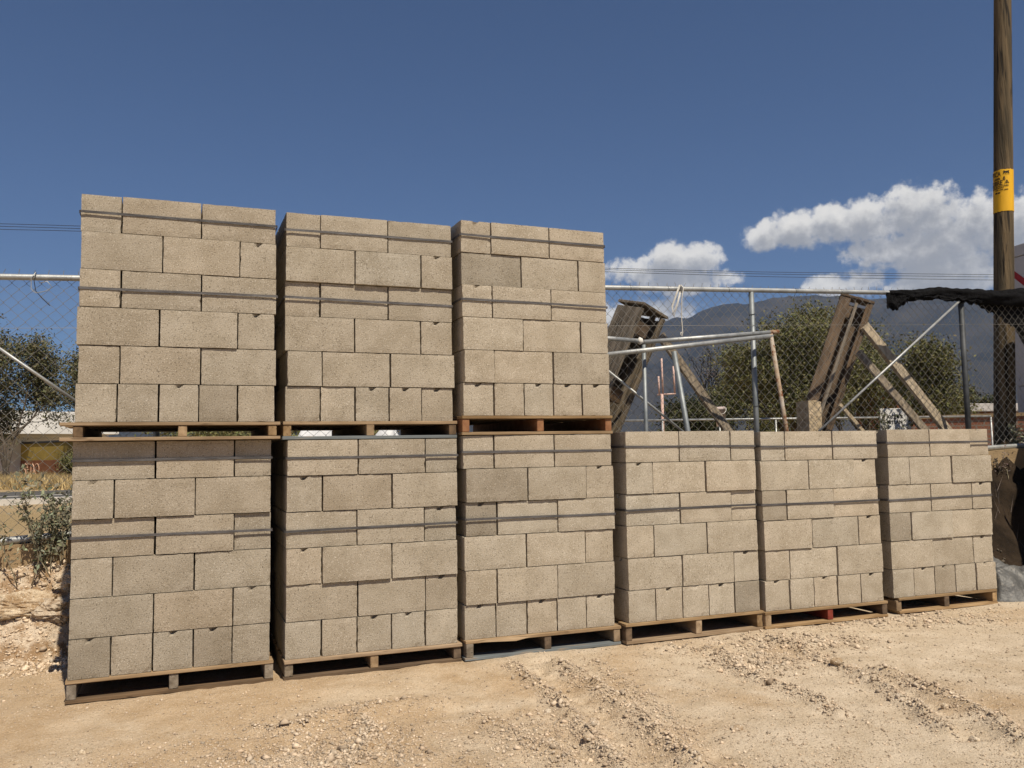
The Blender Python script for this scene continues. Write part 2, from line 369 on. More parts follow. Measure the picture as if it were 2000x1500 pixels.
def G(x, y, detail=True):
    q = Vector((x, y, 0)) - R0; t = q.dot(RT); d = q.dot(RN)
    z = yard(x)
    toe = 1.06 + .22 * sstep(-.35, -.02, t) - .40 * sstep(5.5, 6.1, t)
    lo = toe + (.10 * fbm(t * 2.3, 3.1, 1) if detail else 0)
    e = sstep(lo, 1.64, d)
    if t < .1 and e > 0:                            # a broken ledge halfway up the bank
        e = .55 * sstep(lo, lo + .22, d) + .45 * sstep(1.36, 1.6, d)
    zu = zup(t)
    zu = zu + (.5 - zu) * sstep(2.6, 6.5, d)
    z += (zu - z) * e
    if detail:
        inrow = sstep(.0, .12, d) * (1 - sstep(1.2, 1.3, d)) * sstep(-.1, .05, t) * (1 - sstep(5.35, 5.5, t))
        z += (.014 * fbm(x * 1.1, y * 1.1, 0, 3) + .007 * fbm(x * 6, y * 6, 5, 5) + .003 * fbm(x * 24, y * 24, 2, 2)) * (1 - inrow) * (1 - sstep(4, 9, d))
        if d < .1: z += rut(x, y) * (.45 + 1.5 * abs(fbm(x * 11, y * 11, 9, 4)))
        b = e * (1 - sstep(1.55, 1.7, d))
        if b > .02:
            z += b * ((.15 if t > 5 else .09) * fbm(x * 4.2, y * 4.2, z * 3 + 2, 5) + .03 * abs(fbm(x * 16, y * 16, 4, 3)))
    return z
def axis(fine):                                      # fine = [(lo, hi, step)] sorted; grows geometrically outside
    xs = []
    for lo, hi, st in fine: xs += list(np.arange(lo, hi, st))
    a = xs[0]; st = fine[0][2]; L = []
    while a > -5600: st *= 1.28; a -= st; L.append(a)
    a = xs[-1]; st = fine[-1][2]; U = []
    while a < 5600: st *= 1.28; a += st; U.append(a)
    return np.array(L[::-1] + xs + U)
gx = axis([(-3.7, 4.7, .022)]); gy = axis([(3.1, 6.3, .02), (6.3, 9.4, .05)])
X, Y = np.meshgrid(gx, gy); nx, ny = len(gx), len(gy)
Z = np.zeros_like(X); SOIL = np.zeros((ny, nx, 4), np.float32); SOIL[..., 3] = 1
for j in range(ny):
    for i in range(nx):
        x, y = gx[i], gy[j]; far = abs(x) > 40 or y > 40 or y < -20
        Z[j, i] = G(x, y) if not far else (.5 if (Vector((x, y, 0)) - R0).dot(RN) > 4 else yard(x))
        q = Vector((x, y, 0)) - R0; t = q.dot(RT); d = q.dot(RN)
        if not far:
            bank = sstep(.92, 1.1, d + .12 * fbm(x * 3, y * 3, 7, 3))
            SOIL[j, i, 0] = bank * (1 - sstep(.4, 1.4, t)) * (1 - sstep(2.2, 3.5, d))
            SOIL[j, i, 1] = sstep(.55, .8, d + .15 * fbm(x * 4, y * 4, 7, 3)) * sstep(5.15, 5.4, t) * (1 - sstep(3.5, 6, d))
        SOIL[j, i, 2] = sstep(2.2, 4.5, d)
idx = np.arange(nx * ny).reshape(ny, nx)
F = np.stack([idx[:-1, :-1], idx[:-1, 1:], idx[1:, 1:], idx[1:, :-1]], -1).reshape(-1, 4)
gm = npmesh('ground', np.stack([X, Y, Z], -1).reshape(-1, 3), F, True)
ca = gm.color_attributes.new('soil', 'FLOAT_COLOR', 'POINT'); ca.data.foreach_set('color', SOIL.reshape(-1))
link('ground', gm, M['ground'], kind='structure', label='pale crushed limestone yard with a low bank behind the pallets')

# ------------------------------------------------------------------ mountains, haze
def mountains():
    prof = [(-1200, 700), (-600, 760), (-200, 800), (150, 810), (500, 760), (900, 690), (1188, 633), (1260, 632), (1318, 619), (1348, 618), (1368, 606), (1398, 595), (1441, 589),
            (1463, 593), (1477, 588), (1502, 581), (1543, 576), (1590, 575), (1650, 577), (1719, 582), (1800, 574), (1900, 568), (2000, 560), (2200, 545), (2600, 560), (3400, 600), (5000, 660)]
    A = [math.atan2(ray(p, y).x, ray(p, y).y) for p, y in prof]
    E = [math.atan2(ray(p, y).z, math.hypot(ray(p, y).x, ray(p, y).y)) for p, y in prof]
    az = np.linspace(R(-62), R(75), 420); nr = 46; V = []
    for a in az:
        e = float(np.interp(a, A, E)); H = math.tan(max(e, .01)) * 3900
        for k in range(nr):
            f = k / (nr - 1); r = 2300 + 1600 * f
            p = f ** 1.25
            n = mnoise.hetero_terrain((math.sin(a) * r / 420, math.cos(a) * r / 420, 3.3), .9, 2.1, 6, .6) - .6
            z = -4 + H * p + H * .17 * n * math.sin(math.pi * f ** 1.0) * (1 - .55 * f) + (1 - p) * 0
            if k == nr - 1: z += H * .012 * fbm(a * 90, 2, 1, 4)
            V.append((math.sin(a) * r, math.cos(a) * r, max(z, -4) if k else -6))
        V.append((math.sin(a) * 5000, math.cos(a) * 5000, -6))
    m = nr + 1; ii = np.arange(len(az) * m).reshape(len(az), m)
    F = np.stack([ii[:-1, :-1], ii[1:, :-1], ii[1:, 1:], ii[:-1, 1:]], -1).reshape(-1, 4)
    link('mountains', npmesh('mountains', V, F, True), M['mount'], kind='structure', label='long blue-grey mountain ridge under the clouds')
mountains()
HAZE = 1
if HAZE:
    hm = bpy.data.materials.new('air'); hm.use_nodes = True; t = hm.node_tree; t.nodes.clear()
    o = t.nodes.new('ShaderNodeOutputMaterial'); pv = t.nodes.new('ShaderNodeVolumePrincipled')
    pv.inputs['Color'].default_value = (.46, .63, .95, 1); pv.inputs['Density'].default_value = 9e-5
    t.links.new(pv.outputs[0], o.inputs['Volume'])
    MB().box((-5900, -5900, -7), (5900, 5900, 1150)).build('haze', hm, kind='stuff', label='thin bluish air over the whole valley')

# ------------------------------------------------------------------ concrete blocks on pallets
BL, BW, BH = .3956, .1956, .1996
def rough_block(seed, notch):
    """block with ragged arrises; long side = x, origin at the centre of its bottom; notch: groove mouths at both ends"""
    rr = random.Random(seed); n = (16, 8, 8); L = (BL, BW, BH); vid = {}; V = []
    ed = {}
    def vert(i, j, k):
        key = (i, j, k)
        if key in vid: return vid[key]
        p = [(-.5 + i / n[0]) * L[0], (-.5 + j / n[1]) * L[1], k / n[2] * L[2]]
        on = [i in (0, n[0]), j in (0, n[1]), k in (0, n[2])]
        sg = [1 if i == 0 else -1, 1 if j == 0 else -1, 1 if k == 0 else -1]
        if sum(on) >= 2:
            for a in range(3):
                if on[a]:
                    c = rr.uniform(.0010, .0030) + (rr.uniform(0, .004) if rr.random() < .08 else 0)
                    p[a] += sg[a] * c * (1 if a != 2 else .6)
        elif sum(on) == 1:
            for a in range(3):
                if on[a]: p[a] += sg[a] * rr.uniform(0, .0006)
        if notch and k == n[2] and j == n[1] // 2 and i in (0, n[0]): p[2] -= rr.uniform(.009, .016); p[0] += sg[0] * .03
        vid[key] = len(V); V.append(p); return vid[key]
    F = []
    for a in range(3):
        b, c = [q for q in range(3) if q != a]
        for s in (0, n[a]):
            for u in range(n[b]):
                for w in range(n[c]):
                    q = []
                    for du, dw in ((0, 0), (1, 0), (1, 1), (0, 1)):
                        k3 = [0, 0, 0]; k3[a] = s; k3[b] = u + du; k3[c] = w + dw; q.append(vert(*k3))
                    F.append(q if (s == 0) == (a == 1) else q[::-1])
    me = bpy.data.meshes.new('concrete_block'); me.from_pydata(V, [], F); me.update(); me.materials.append(M['block']); return me
ROUGH = [rough_block(s, s % 2 == 0) for s in range(10)]
def plain_block():
    m = MB().box((-BL / 2, -BW / 2, 0), (BL / 2, BW / 2, BH), .003)
    me = bpy.data.meshes.new('concrete_block'); me.from_pydata(m.v, [], m.f); me.update(); me.materials.append(M['block']); return me
PLAIN = plain_block()
A_, B_, E_ = 'SLL', 'LLS', 'EEEEE'
HC = .2017
#          x      y     z(blocks, above the camera plane) yaw  courses from the top       ring label
STACKS = [(-2.282, 4.400, -1.119, .374, [B_, A_, B_, A_, B_, E_], 'bottom'),
          (-1.270, 4.753, -1.123, .370, [B_, A_, B_, A_, B_, E_], 'bottom'),
          (-0.294, 5.097, -1.107, .365, [A_, B_, A_, B_, A_, E_], 'bottom'),
          (0.715, 5.434, -1.092, .366, [B_, A_, B_, A_, B_, E_], 'bottom'),
          (1.684, 5.779, -1.101, .350, [A_, B_, A_, B_, A_, E_], 'bottom'),
          (2.711, 6.171, -1.095, .350, [B_, A_, B_, A_, B_, E_], 'bottom'),
          (-2.254, 4.349, .190, .376, [A_, B_, A_, B_, A_, E_], 'top'),
          (-1.283, 4.773, .192, .376, [A_, B_, A_, B_, A_, E_], 'top'),
          (-0.295, 5.105, .222, .385, [A_, B_, A_, B_, A_, E_], 'top')]
SLAB = ['strapped stack of grey concrete blocks on the pallet beside the weeds and limestone bank',
        'strapped stack of grey concrete blocks directly under the stack on the blue-edged pallet',
        'strapped stack of concrete blocks on the pallet with grey-blue bottom board and splinter',
        'single-height strapped stack of concrete blocks right beside the two-high stacks',
        'single-height strapped stack of concrete blocks on the pallet with a red stringer end',
        'single-height strapped stack of concrete blocks beside the crumpled plastic sheet, last of the row',
        'raised strapped stack of concrete blocks on the pallet whose boards stick out at both sides',
        'raised strapped stack of concrete blocks on the pallet with a blue painted bottom board',
        'raised strapped stack of concrete blocks on the reddish brown pallet, next to the open fence']
PLAB = ['worn brown wooden pallet under the bottom block stack beside the limestone bank',
        'brown wooden pallet on the ground under the second stack along from the limestone bank',
        'wooden pallet with grey-blue bottom board and yellow splinter under a bottom block stack',
        'fresh pale wooden pallet under the single-height block stack beside the two-high stacks',
        'wooden pallet with a red painted stringer end under a single-height block stack',
        'wooden pallet sunk in gravel under the last stack beside the plastic sheet',
        'light wooden pallet with boards sticking out sideways, between two stacks by the bank',
        'wooden pallet with a blue painted bottom board, between two block stacks',
        'reddish brown wooden pallet between two block stacks next to the open fence']
TONE = [1.06, 1.10, 1.20, 1.28, 1.26, 1.22, 1.07, 1.10, 1.15]   # tone factor per stack, single-height stacks lightest
def course(pat):
    """(centre x, centre y, turned) of the 15 blocks of a 1.0 x 1.2 m course"""
    out = []
    for k in range(3):
        y = .4 * k
        if pat == E_: out += [(.1 + .2 * i, y + .2, 1, k == 0) for i in range(5)]
        else:
            xs, xl = (.9, (.2, .6)) if pat == B_ else (.1, (.4, .8))
            out.append((xs, y + .2, 1, k == 0))
            for x in xl: out += [(x, y + .1, 0, k == 0), (x, y + .3, 0, False)]
    return out
def block_stack(n):
    x, y, z, yaw, pats, where = STACKS[n]; z += CAMH
    rr = random.Random(100 + n)
    root = empty('block_stack', (x, y, z), yaw, label=SLAB[n], cat='block stack', group='block stacks in the row')
    for ci, pat in enumerate(pats):
        zz = (5 - ci) * HC; strapc = ci in (0, 2)
        ox = rr.uniform(-.008, .008); oy = rr.uniform(-.009, .009)
        if ci == 5: ox -= .008; oy -= .012 if n == 0 else 0
        lo = 9
        for bx, by, turn, front in course(pat):
            edge = front or bx < .3
            px = bx + ox + rr.uniform(-.002, .002)
            py = by + oy + (rr.uniform(-.007, .007) if front else rr.uniform(-.002, .002)) + (.003 if turn and strapc else 0)
            me = ROUGH[rr.randrange(10)] if edge else PLAIN
            o = link('concrete_block', me, None, root, (px, py, zz))
            o.rotation_euler = (0, 0, (math.pi / 2 if turn else 0) + (math.pi if rr.random() < .5 else 0) + rr.uniform(-.006, .006) * (1 if front else .2))
            k = TONE[n] * rr.gauss(1, .045) * (.76 if rr.random() < .07 else 1); w = rr.gauss(0, .009)
            o.color = (k * (1 + w), k, k * (1 - w), 1)
            if front: lo = min(lo, py - (BL if turn else BW) / 2)
        if strapc:
            # band drawn tight round the course: corners slightly rounded, standing clear of recessed blocks
            x0, x1, y0, y1 = ox - .0055, 1.0 + ox + .0055, lo - .0035, 1.2 + oy + .009
            c = .008; ring = [(x0 + c, y0), (.25, y0 - .0004), (.5, y0), (.75, y0 - .0004), (x1 - c, y0), (x1, y0 + c), (x1, y1 - c), (x1 - c, y1), (x0 + c, y1), (x0, y1 - c), (x0, y0 + c)]
            hb = zz + HC * (.50 + rr.uniform(-.03, .03)); sl = rr.uniform(-.008, .008); hw = .0068; V = []; m = len(ring)
            for i, (a, b) in enumerate(ring):
                zc = hb + sl * (a - .5) + rr.uniform(-.0012, .0012); cx, cy = a - .5, b - .6; q = math.hypot(cx, cy)
                ix, iy = a - cx / q * .0016, b - cy / q * .0016
                V += [(a, b, zc - hw), (a, b, zc + hw), (ix, iy, zc + hw), (ix, iy, zc - hw)]
            F = [(4 * i + k, 4 * ((i + 1) % m) + k, 4 * ((i + 1) % m) + (k + 1) % 4, 4 * i + (k + 1) % 4) for i in range(m) for k in range(4)]
            MB().add(V, F).build('strap', M['strap'], root)
    return root
PAL = [dict(), dict(), dict(bottom='blue_wood', splinter=1, x1=1.015), dict(x0=-.03), dict(x0=-.02, red=1, x1=1.015), dict(x0=.02, x1=.985, bx=-.02),
       dict(bx=.055), dict(bottom='blue_wood', x0=-.012), dict(x0=-.012, red=2)]
def pallet(n):
    x, y, z, yaw, pats, where = STACKS[n]; z += CAMH; k = PAL[n]; rr = random.Random(50 + n)
    if n < 6:
        c = Vector((x + .5 * math.cos(yaw), y + .5 * math.sin(yaw), 0)); base = yard(c.x) + .001
    else: base = STACKS[n - 6][2] + CAMH + 6 * HC + .0015
    H = z - base - .0008
    root = empty('wooden_pallet', (x, y, base), yaw, label=PLAB[n], cat='pallet', group='pallets under the block stacks')
    bt = .018; x0 = k.get('x0', -.006); x1 = k.get('x1', 1.008); bx = k.get('bx', .0); y0, y1 = -.012, 1.21
    kind = 'brown_wood' if n == 8 else ('grey_wood' if n in (0, 1, 2) and False else 'wood')
    xs = [x0, .5 - .022 + rr.uniform(-.02, .02), x1 - .045]
    for i, sx in enumerate(xs):
        mt = 'grey_wood_y' if (n in (0, 1, 2) and (i == 0 or n == 0)) else ('brown_wood_y' if (n + i) % 3 == 0 else 'wood_y')
        lab = None
        if k.get('red') == 1 and i == 1: mt = 'red_wood'; lab = 'red painted stringer end'
        if k.get('red') == 2: mt = 'orange_wood' if i < 3 else mt
        MB().box((sx, y0 + rr.uniform(0, .01), bt + .0006), (sx + .045, y1 - .004, H - bt - .0006), .003, .0006).build('stringer', M[mt], root, label=lab)
    nb = 7; w = .105; gap = (y1 - y0 - nb * w) / (nb - 1)
    for i in range(nb):
        yy = y0 + i * (w + gap) + (rr.uniform(-.004, .0) if i == 0 else rr.uniform(-.006, .006))
        MB().box((x0 - bx - rr.uniform(0, .006), yy, H - bt), (x1 + bx * .3 + rr.uniform(0, .006), yy + w, H), .002, .0008).build('deck_board', M['wood_x'], root)
    for i, yy in enumerate((y0 + .002, .545, y1 - .11)):
        mt = M[k['bottom']] if (i == 0 and 'bottom' in k) else M['brown_wood_x' if n in (0, 1) else 'wood_x']
        lab = 'blue painted bottom board' if (i == 0 and 'bottom' in k) else None
        MB().box((x0 - bx - rr.uniform(0, .008), yy + rr.uniform(-.004, 0), 0), (x1 + bx * .3 + rr.uniform(0, .004), yy + .108, bt), .002, .0008).build('bottom_board', mt, root, label=lab)
    if k.get('splinter'):
        MB().add([(.06, y0 - .006, H - .012), (.30, y0 - .022, H - .022), (.40, y0 - .014, H - .008), (.26, y0 - .006, H - .001), (.12, y0 - .004, H - .002), (.22, y0 - .003, H - .018)],
                 [(0, 1, 3, 4), (1, 2, 3), (0, 5, 1), (5, 2, 1), (0, 4, 5), (4, 3, 5), (3, 2, 5)]).build('splinter', M['yellow'] if False else M['wood_x'], root, label='pale yellow splinter torn from the deck board')
    return root
for n in range(9):
    pallet(n); block_stack(n)

# ------------------------------------------------------------------ gravel and stones
ICO = None
def ico():
    p = (1 + 5 ** .5) / 2
    V = np.array([(-1, p, 0), (1, p, 0), (-1, -p, 0), (1, -p, 0), (0, -1, p), (0, 1, p), (0, -1, -p), (0, 1, -p), (p, 0, -1), (p, 0, 1), (-p, 0, -1), (-p, 0, 1)], float)
    V /= np.linalg.norm(V[0])
    F = np.array([(0, 11, 5), (0, 5, 1), (0, 1, 7), (0, 7, 10), (0, 10, 11), (1, 5, 9), (5, 11, 4), (11, 10, 2), (10, 7, 6), (7, 1, 8), (3, 9, 4), (3, 4, 2), (3, 2, 6), (3, 6, 8), (3, 8, 9), (4, 9, 5), (2, 4, 11), (6, 2, 10), (8, 6, 7), (9, 8, 1)])
    return V, F
def pebbles(name, pts, sizes, tints, mat, **kw):
    V0 = np.array([(1, 0, 0), (0, 1, 0), (-1, 0, 0), (0, -1, 0), (.25, .1, 1), (-.2, -.15, -1), (.6, .6, .5), (-.6, -.5, .55)]); n = len(pts)
    F0 = np.array([(0, 1, 6), (1, 4, 6), (4, 0, 6), (1, 2, 4), (2, 3, 7), (3, 4, 7), (4, 2, 7), (3, 0, 4), (1, 0, 5), (2, 1, 5), (3, 2, 5), (0, 3, 5)])
    jit = 1 + RNG.uniform(-.32, .32, (n, 8, 3)); sc3 = RNG.uniform(.6, 1.35, (n, 1, 3)); sc3[..., 2] *= .75
    a = RNG.uniform(0, 2 * np.pi, n); c, s = np.cos(a), np.sin(a)
    V = V0[None] * jit * sc3
    X = V[..., 0] * c[:, None] - V[..., 1] * s[:, None]; Y = V[..., 0] * s[:, None] + V[..., 1] * c[:, None]
    V = np.stack([X, Y, V[..., 2]], -1) * np.asarray(sizes)[:, None, None] + np.asarray(pts)[:, None, :]
    F = (F0[None] + 8 * np.arange(n)[:, None, None]).reshape(-1, 3)
    me = npmesh(name, V.reshape(-1, 3), F)
    t = np.repeat(np.asarray(tints), 8, 0); t = np.concatenate([t, np.ones((len(t), 1))], 1).astype(np.float32)
    me.color_attributes.new('tint', 'FLOAT_COLOR', 'POINT').data.foreach_set('color', t.ravel())
    return link(name, me, mat, **kw)
def inrow(x, y):
    q = Vector((x, y, 0)) - R0; t = q.dot(RT); d = q.dot(RN)
    return -.06 < t < 5.42 and -.03 < d < 1.4
pts, sz, tn = [], [], []
def drop(x, y, s, k=None):
    if inrow(x, y): return
    pts.append((x, y, G(x, y) + s * .25)); sz.append(s)
    v = random.uniform(.55, 1.15) if k is None else k; w = random.uniform(-.06, .05); tn.append((v, v * (1 - .02 + w * .5), v * (1 - .02 + w)))
while len(pts) < 34000:                                # general grit, thicker to the right and in patches
    y = 3.2 + 3.6 * random.random() ** 1.5; x = random.uniform(-.66, .66) * y
    k = .5 + .9 * fbm(x * .9, y * .9, 4, 3) + .22 * sstep(-1.5, 1.5, x)
    if random.random() < k: drop(x, y, min(.010, .0017 + random.expovariate(1 / .0013)))
for q, h, w in RW:                                    # clods and stones thrown up along the tyre ruts
    L = np.hypot(*(q[1:] - q[:-1]).T).sum()
    for _ in range(int(L * 1000 * (h / .028))):
        i = random.randrange(len(q) - 1); k = random.random(); a = q[i] * (1 - k) + q[i + 1] * k
        x = a[0] + random.gauss(0, w * .75); y = a[1] + random.gauss(0, w * .75)
        drop(x, y, min(.024, .0018 + random.expovariate(1 / .0024)))
for cx, cy, sx, sy, nn, ms in [(690, 1455, 80, 30, 1500, .0024), (1480, 1300, 55, 12, 1500, .0032), (1560, 1262, 90, 10, 1500, .0034), (1750, 1215, 120, 10, 1600, .0034), (600, 1490, 130, 20, 1600, .0024), (1060, 1440, 60, 30, 1300, .0022)]:
    for _ in range(nn):
        p = onz(random.gauss(cx, sx), random.gauss(cy, sy)); drop(p.x, p.y, min(.020, .002 + random.expovariate(1 / ms)))
for _ in range(6000):                                 # crumbled limestone on the bank left of the row
    t = random.uniform(-1.1, .0); d = random.uniform(.75, 1.62); p = RP(t, d)
    if d < 1.0 and random.random() < .6: continue
    drop(p.x, p.y, min(.028, .002 + random.expovariate(1 / .0038)), random.uniform(.75, 1.35))
for _ in range(900):
    t = random.uniform(5.5, 7.2); d = random.uniform(.7, 1.0); p = RP(t, d); drop(p.x, p.y, min(.02, .003 + random.expovariate(1 / .004)))
for _ in range(1200):
    t = random.uniform(5.4, 7.6); d = random.uniform(.8, 1.6); p = RP(t, d); drop(p.x, p.y, min(.03, .004 + random.expovariate(1 / .01)), random.uniform(.08, .2))
pebbles('gravel', pts, sz, tn, M['gravel'], kind='stuff', label='loose pale gravel and clods strewn over the dirt yard')

def stone(px, py, s, seed):
    p = onz(px, py); rr = random.Random(seed); V0, F0 = ico(); vs = []; ff = []
    mid = {}
    V = [Vector(v) for v in V0]
    def md(a, b):
        key = (min(a, b), max(a, b))
        if key not in mid: mid[key] = len(V); V.append(((V[a] + V[b]) / 2).normalized())
        return mid[key]
    for a, b, c in F0:
        ab, bc, ca_ = md(a, b), md(b, c), md(c, a); ff += [(a, ab, ca_), (b, bc, ab), (c, ca_, bc), (ab, bc, ca_)]
    e = [rr.uniform(.7, 1.3) for _ in range(3)]
    V = [Vector((v.x * e[0], v.y * e[1], v.z * .7)) * s * (1 + .35 * fbm(v.x * 1.6 + seed, v.y * 1.6, v.z * 1.6, 2)) for v in V]
    o = MB().add(V, ff).build('stone', M['rock'], label='pale lump of limestone lying loose on the yard', cat='stone', group='loose stones on the yard')
    o.location = (p.x, p.y, G(p.x, p.y) + s * .3); o.rotation_euler = (0, 0, rr.uniform(0, 6))
for i, (a, b, s) in enumerate([(1636, 1313, .030), (1668, 1319, .036), (1441, 1434, .022), (1903, 1454, .022), (1846, 1388, .022), (722, 1474, .018), (560, 1424, .012), (104, 1475, .014), (160, 1474, .017), (1160, 1416, .028), (1148, 1455, .026), (760, 1466, .014), (1070, 1390, .018)]):
    stone(a, b, s, i)

# ledge rocks in the bank left of the row
def bank_rock(t, d, z, s, seed, label):
    rr = random.Random(seed); n, m = 48, 28; V = []
    for j in range(m + 1):
        th = math.pi * j / m
        for i in range(n):
            ph = 2 * math.pi * i / n; v = Vector((math.sin(th) * math.cos(ph), math.sin(th) * math.sin(ph), math.cos(th)))
            k = 1 + .40 * fbm(v.x * 1.6 + seed, v.y * 1.6, v.z * 1.6, 5) + .16 * abs(fbm(v.x * 6, v.y * 6, v.z * 6 + seed, 4)) + .05 * fbm(v.x * 22, v.y * 22, v.z * 22, 3)
            V.append(Vector((v.x * s[0], v.y * s[1], v.z * s[2])) * k)
    F = [(j * n + i, j * n + (i + 1) % n, (j + 1) * n + (i + 1) % n, (j + 1) * n + i) for j in range(m) for i in range(n)]
    o = MB().add(V, F).build('rock', M['rock'], label=label, cat='rock', group='rocks in the bank')
    o.location = RP(t, d, z); o.rotation_euler = (rr.uniform(-.2, .2), rr.uniform(-.2, .2), .34 + rr.uniform(-.3, .3))
bank_rock(-.50, 1.36, .30, (.26, .13, .085), 3, 'long flat tan ledge rock jutting from the bank')
bank_rock(-.93, 1.16, .15, (.10, .10, .12), 5, 'squat brown rock low in the bank')
bank_rock(-.72, 1.10, .09, (.055, .05, .05), 8, 'small angular brown rock at the foot of the bank')
bank_rock(-.28, 1.30, .27, (.13, .10, .07), 12, 'brown rock half in the shadow of the stacked blocks')
bank_rock(-.20, 1.50, .44, (.12, .08, .06), 15, 'pale rock at the top of the bank below the weeds')

# ------------------------------------------------------------------ chain-link fence
def ztop(t): return 2.505 + .0325 * (t + .5)
def zbot(t): return zup(t) + .215
T0, T1 = -2.6, 10.6
fence = empty('chain_link_fence', RP(2, FD, zup(2)), 0, label='galvanised chain link fence on a concrete footing behind the block stacks', cat='fence')
def fpart(mb, name, mat, smooth=True, **kw):
    o = mb.build(name, mat, None, smooth, **kw); o.parent = fence; o.matrix_parent_inverse = Matrix.Translation(-Vector(fence.location)); return o
tA, tB = t_of(FP(1473, 700)), t_of(FP(1884, 700))
step = tB - tA; posts = [tB, tA, tA - step, tA - 2 * step, tA - 3 * step, tB + step]
for t in posts:
    end = abs(t - tB) < .01
    fpart(MB().tube([RP(t, FD + .005, zup(t) - .25), RP(t, FD + .005, ztop(t) + (.04 if end else -.018))], .024 if not end else .028, 12), 'post', M['shaded_post'] if end else M['galv_post'])
tt = np.linspace(T0, T1, 16)
fpart(MB().tube([RP(t, FD, ztop(t)) for t in tt], .0215, 12), 'top_rail', M['galv'])
fpart(MB().tube([RP(t, FD - .012, zbot(t) + .004 * math.sin(9 * t)) for t in tt], .028, 12), 'bottom_rail', M['galv'])
fpart(MB().tube([RP(t, FD - .02, (ztop(t) * .80 + zbot(t) * .2)) for t in tt], .0014, 4), 'tension_wire', M['wire'])
m = MB()
n = 40; V = []
for i in range(n + 1):
    t = T0 + (T1 - T0) * i / n; z = zup(t)
    V += [RP(t, FD - .075, z - .18), RP(t, FD - .075, z + .185 + .004 * fbm(t * 3, 0)), RP(t, FD + .075, z + .185), RP(t, FD + .075, z - .18)]
F = [(4 * i + k, 4 * i + (k + 1) % 4, 4 * i + 4 + (k + 1) % 4, 4 * i + 4 + k) for i in range(n) for k in range(4)] + [(0, 1, 2, 3), tuple(4 * n + k for k in (3, 2, 1, 0))]
fpart(m.add(V, F), 'footing', M['footing'], False)
for a, b in (((-60, 640), (152, 786)), ((1185, 722), (1345, 852)), ((1600, 842), (1874, 588))):
    fpart(MB().tube([FP(*a, FD - .03), FP(*b, FD - .03)], .0125 if a[0] > 1500 else .011, 8), 'brace', M['galv'])
# wire cloth: interlocked zigzag wires, their ends twisted above the rail
def cloth():
    p = .0455; V = []; F = []; rw = .0024
    nw = int((T1 - T0) / p)
    for i in range(nw):
        pl = []
        t0 = T0 + i * p; zt = ztop(t0) + .004; zb = zbot(t0)
        rows = int((zt - zb) / p)
        for k in range(rows + 1):
            s = (k + i) % 2; t = t0 + (p * 1.06 if s else -p * .06); z = zt - k * p
            ph = Vector((t * .9, z * .9, 3.7)); w = .016
            dt = w * mnoise.noise(ph) + .004 * mnoise.noise(ph * 7); dz = w * mnoise.noise(ph + Vector((9, 0, 0))) + .004 * mnoise.noise(ph * 8)
            pl.append(RP(t + dt, FD + .024 + (.0022 if (k % 2) else -.0022) + .01 * mnoise.noise(ph + Vector((0, 9, 0))), z + dz))
        if i % 2 == 0:
            q = pl[0]; pl = [q + Vector((random.uniform(-.012, .012), 0, random.uniform(.040, .056))), q + Vector((random.uniform(-.003, .003), 0, .028))] + pl
        b = len(V)
        for k, q in enumerate(pl):
            for c in range(3):
                a = 2.1 * c; V.append(q + RT * (rw * math.cos(a)) + RN * (rw * math.sin(a)))
        for k in range(len(pl) - 1):
            for c in range(3):
                F.append((b + 3 * k + c, b + 3 * k + (c + 1) % 3, b + 3 * k + 3 + (c + 1) % 3, b + 3 * k + 3 + c))
    me = npmesh('wire_cloth', [tuple(v) for v in V], F); o = link('wire_cloth', me, M['wire']); o.parent = fence; o.matrix_parent_inverse = Matrix.Translation(-Vector(fence.location))
cloth()
def curl(pts, rad, mat, name, n=6, **kw): return fpart(MB().tube(pts, rad, n), name, mat, **kw)
for px, py in ((1228, 562), (1420, 568), (1551, 571), (1302, 565), (1640, 574)):
    c = FP(px, py); c.z = ztop(t_of(c))
    curl([c + RT * .004 * k + RN * (.0245 * math.cos(1.1 * k)) + Vector((0, 0, .0245 * math.sin(1.1 * k))) for k in range(9)], .0018, M['cable'], 'tie_wire')
for t in (tA,):
    for z in (2.45, 1.95, 1.6): curl([RP(t + .027 * math.cos(a), FD + .005 + .027 * math.sin(a), z + .004 * a) for a in np.linspace(0, 6.6, 12)], .002, M['cable'], 'tie_wire')
c = FP(72, 545); c.z = ztop(t_of(c))
wl = [(-.002, .03), (-.03, -.01), (-.028, -.09), (.0, -.115), (.06, -.10), (.10, -.07), (.07, -.03), (.02, -.045)]
curl([c + RT * a + RN * (-.028) + Vector((0, 0, b)) for a, b in wl], .0028, M['galv'], 'tie_wire')
curl([c + RT * a + RN * (-.027) + Vector((0, 0, b)) for a, b in [(.0, .028), (-.012, -.03), (.0, -.10), (.04, -.15), (.09, -.20)]], .0028, M['cable'], 'tie_wire')

# pale rope knotted on the rail
c = FP(1330, 563, FD - .03); c.z = ztop(t_of(c))
rp = MB()
for k, (a, b) in enumerate(((-.015, .0), (.0, .012))):
    L = [(.0 + a, .03), (-.04 + a, -.06), (-.085 + a, -.17), (-.075 + a, -.235 - .02 * k), (-.03 + a, -.14), (.005 + a, -.03)]
    rp.tube([c + RT * u + RN * b + Vector((0, 0, w)) for u, w in L], .0042, 6)
rp.tube([c + RT * u + RN * v + Vector((0, 0, w)) for u, v, w in ((.0, .0, .03), (.012, -.02, .0), (.004, 0, -.10), (-.004, 0, -.28), (.002, 0, -.40), (-.004, .0, -.435), (-.018, .004, -.415), (-.008, .006, -.395))], .0048, 6)
rp.tube([c + RN * (.03 + .032 * math.cos(a)) + RT * (.002 * a) + Vector((0, 0, .032 * math.sin(a))) for a in np.linspace(0, 12.6, 26)], .004, 6)
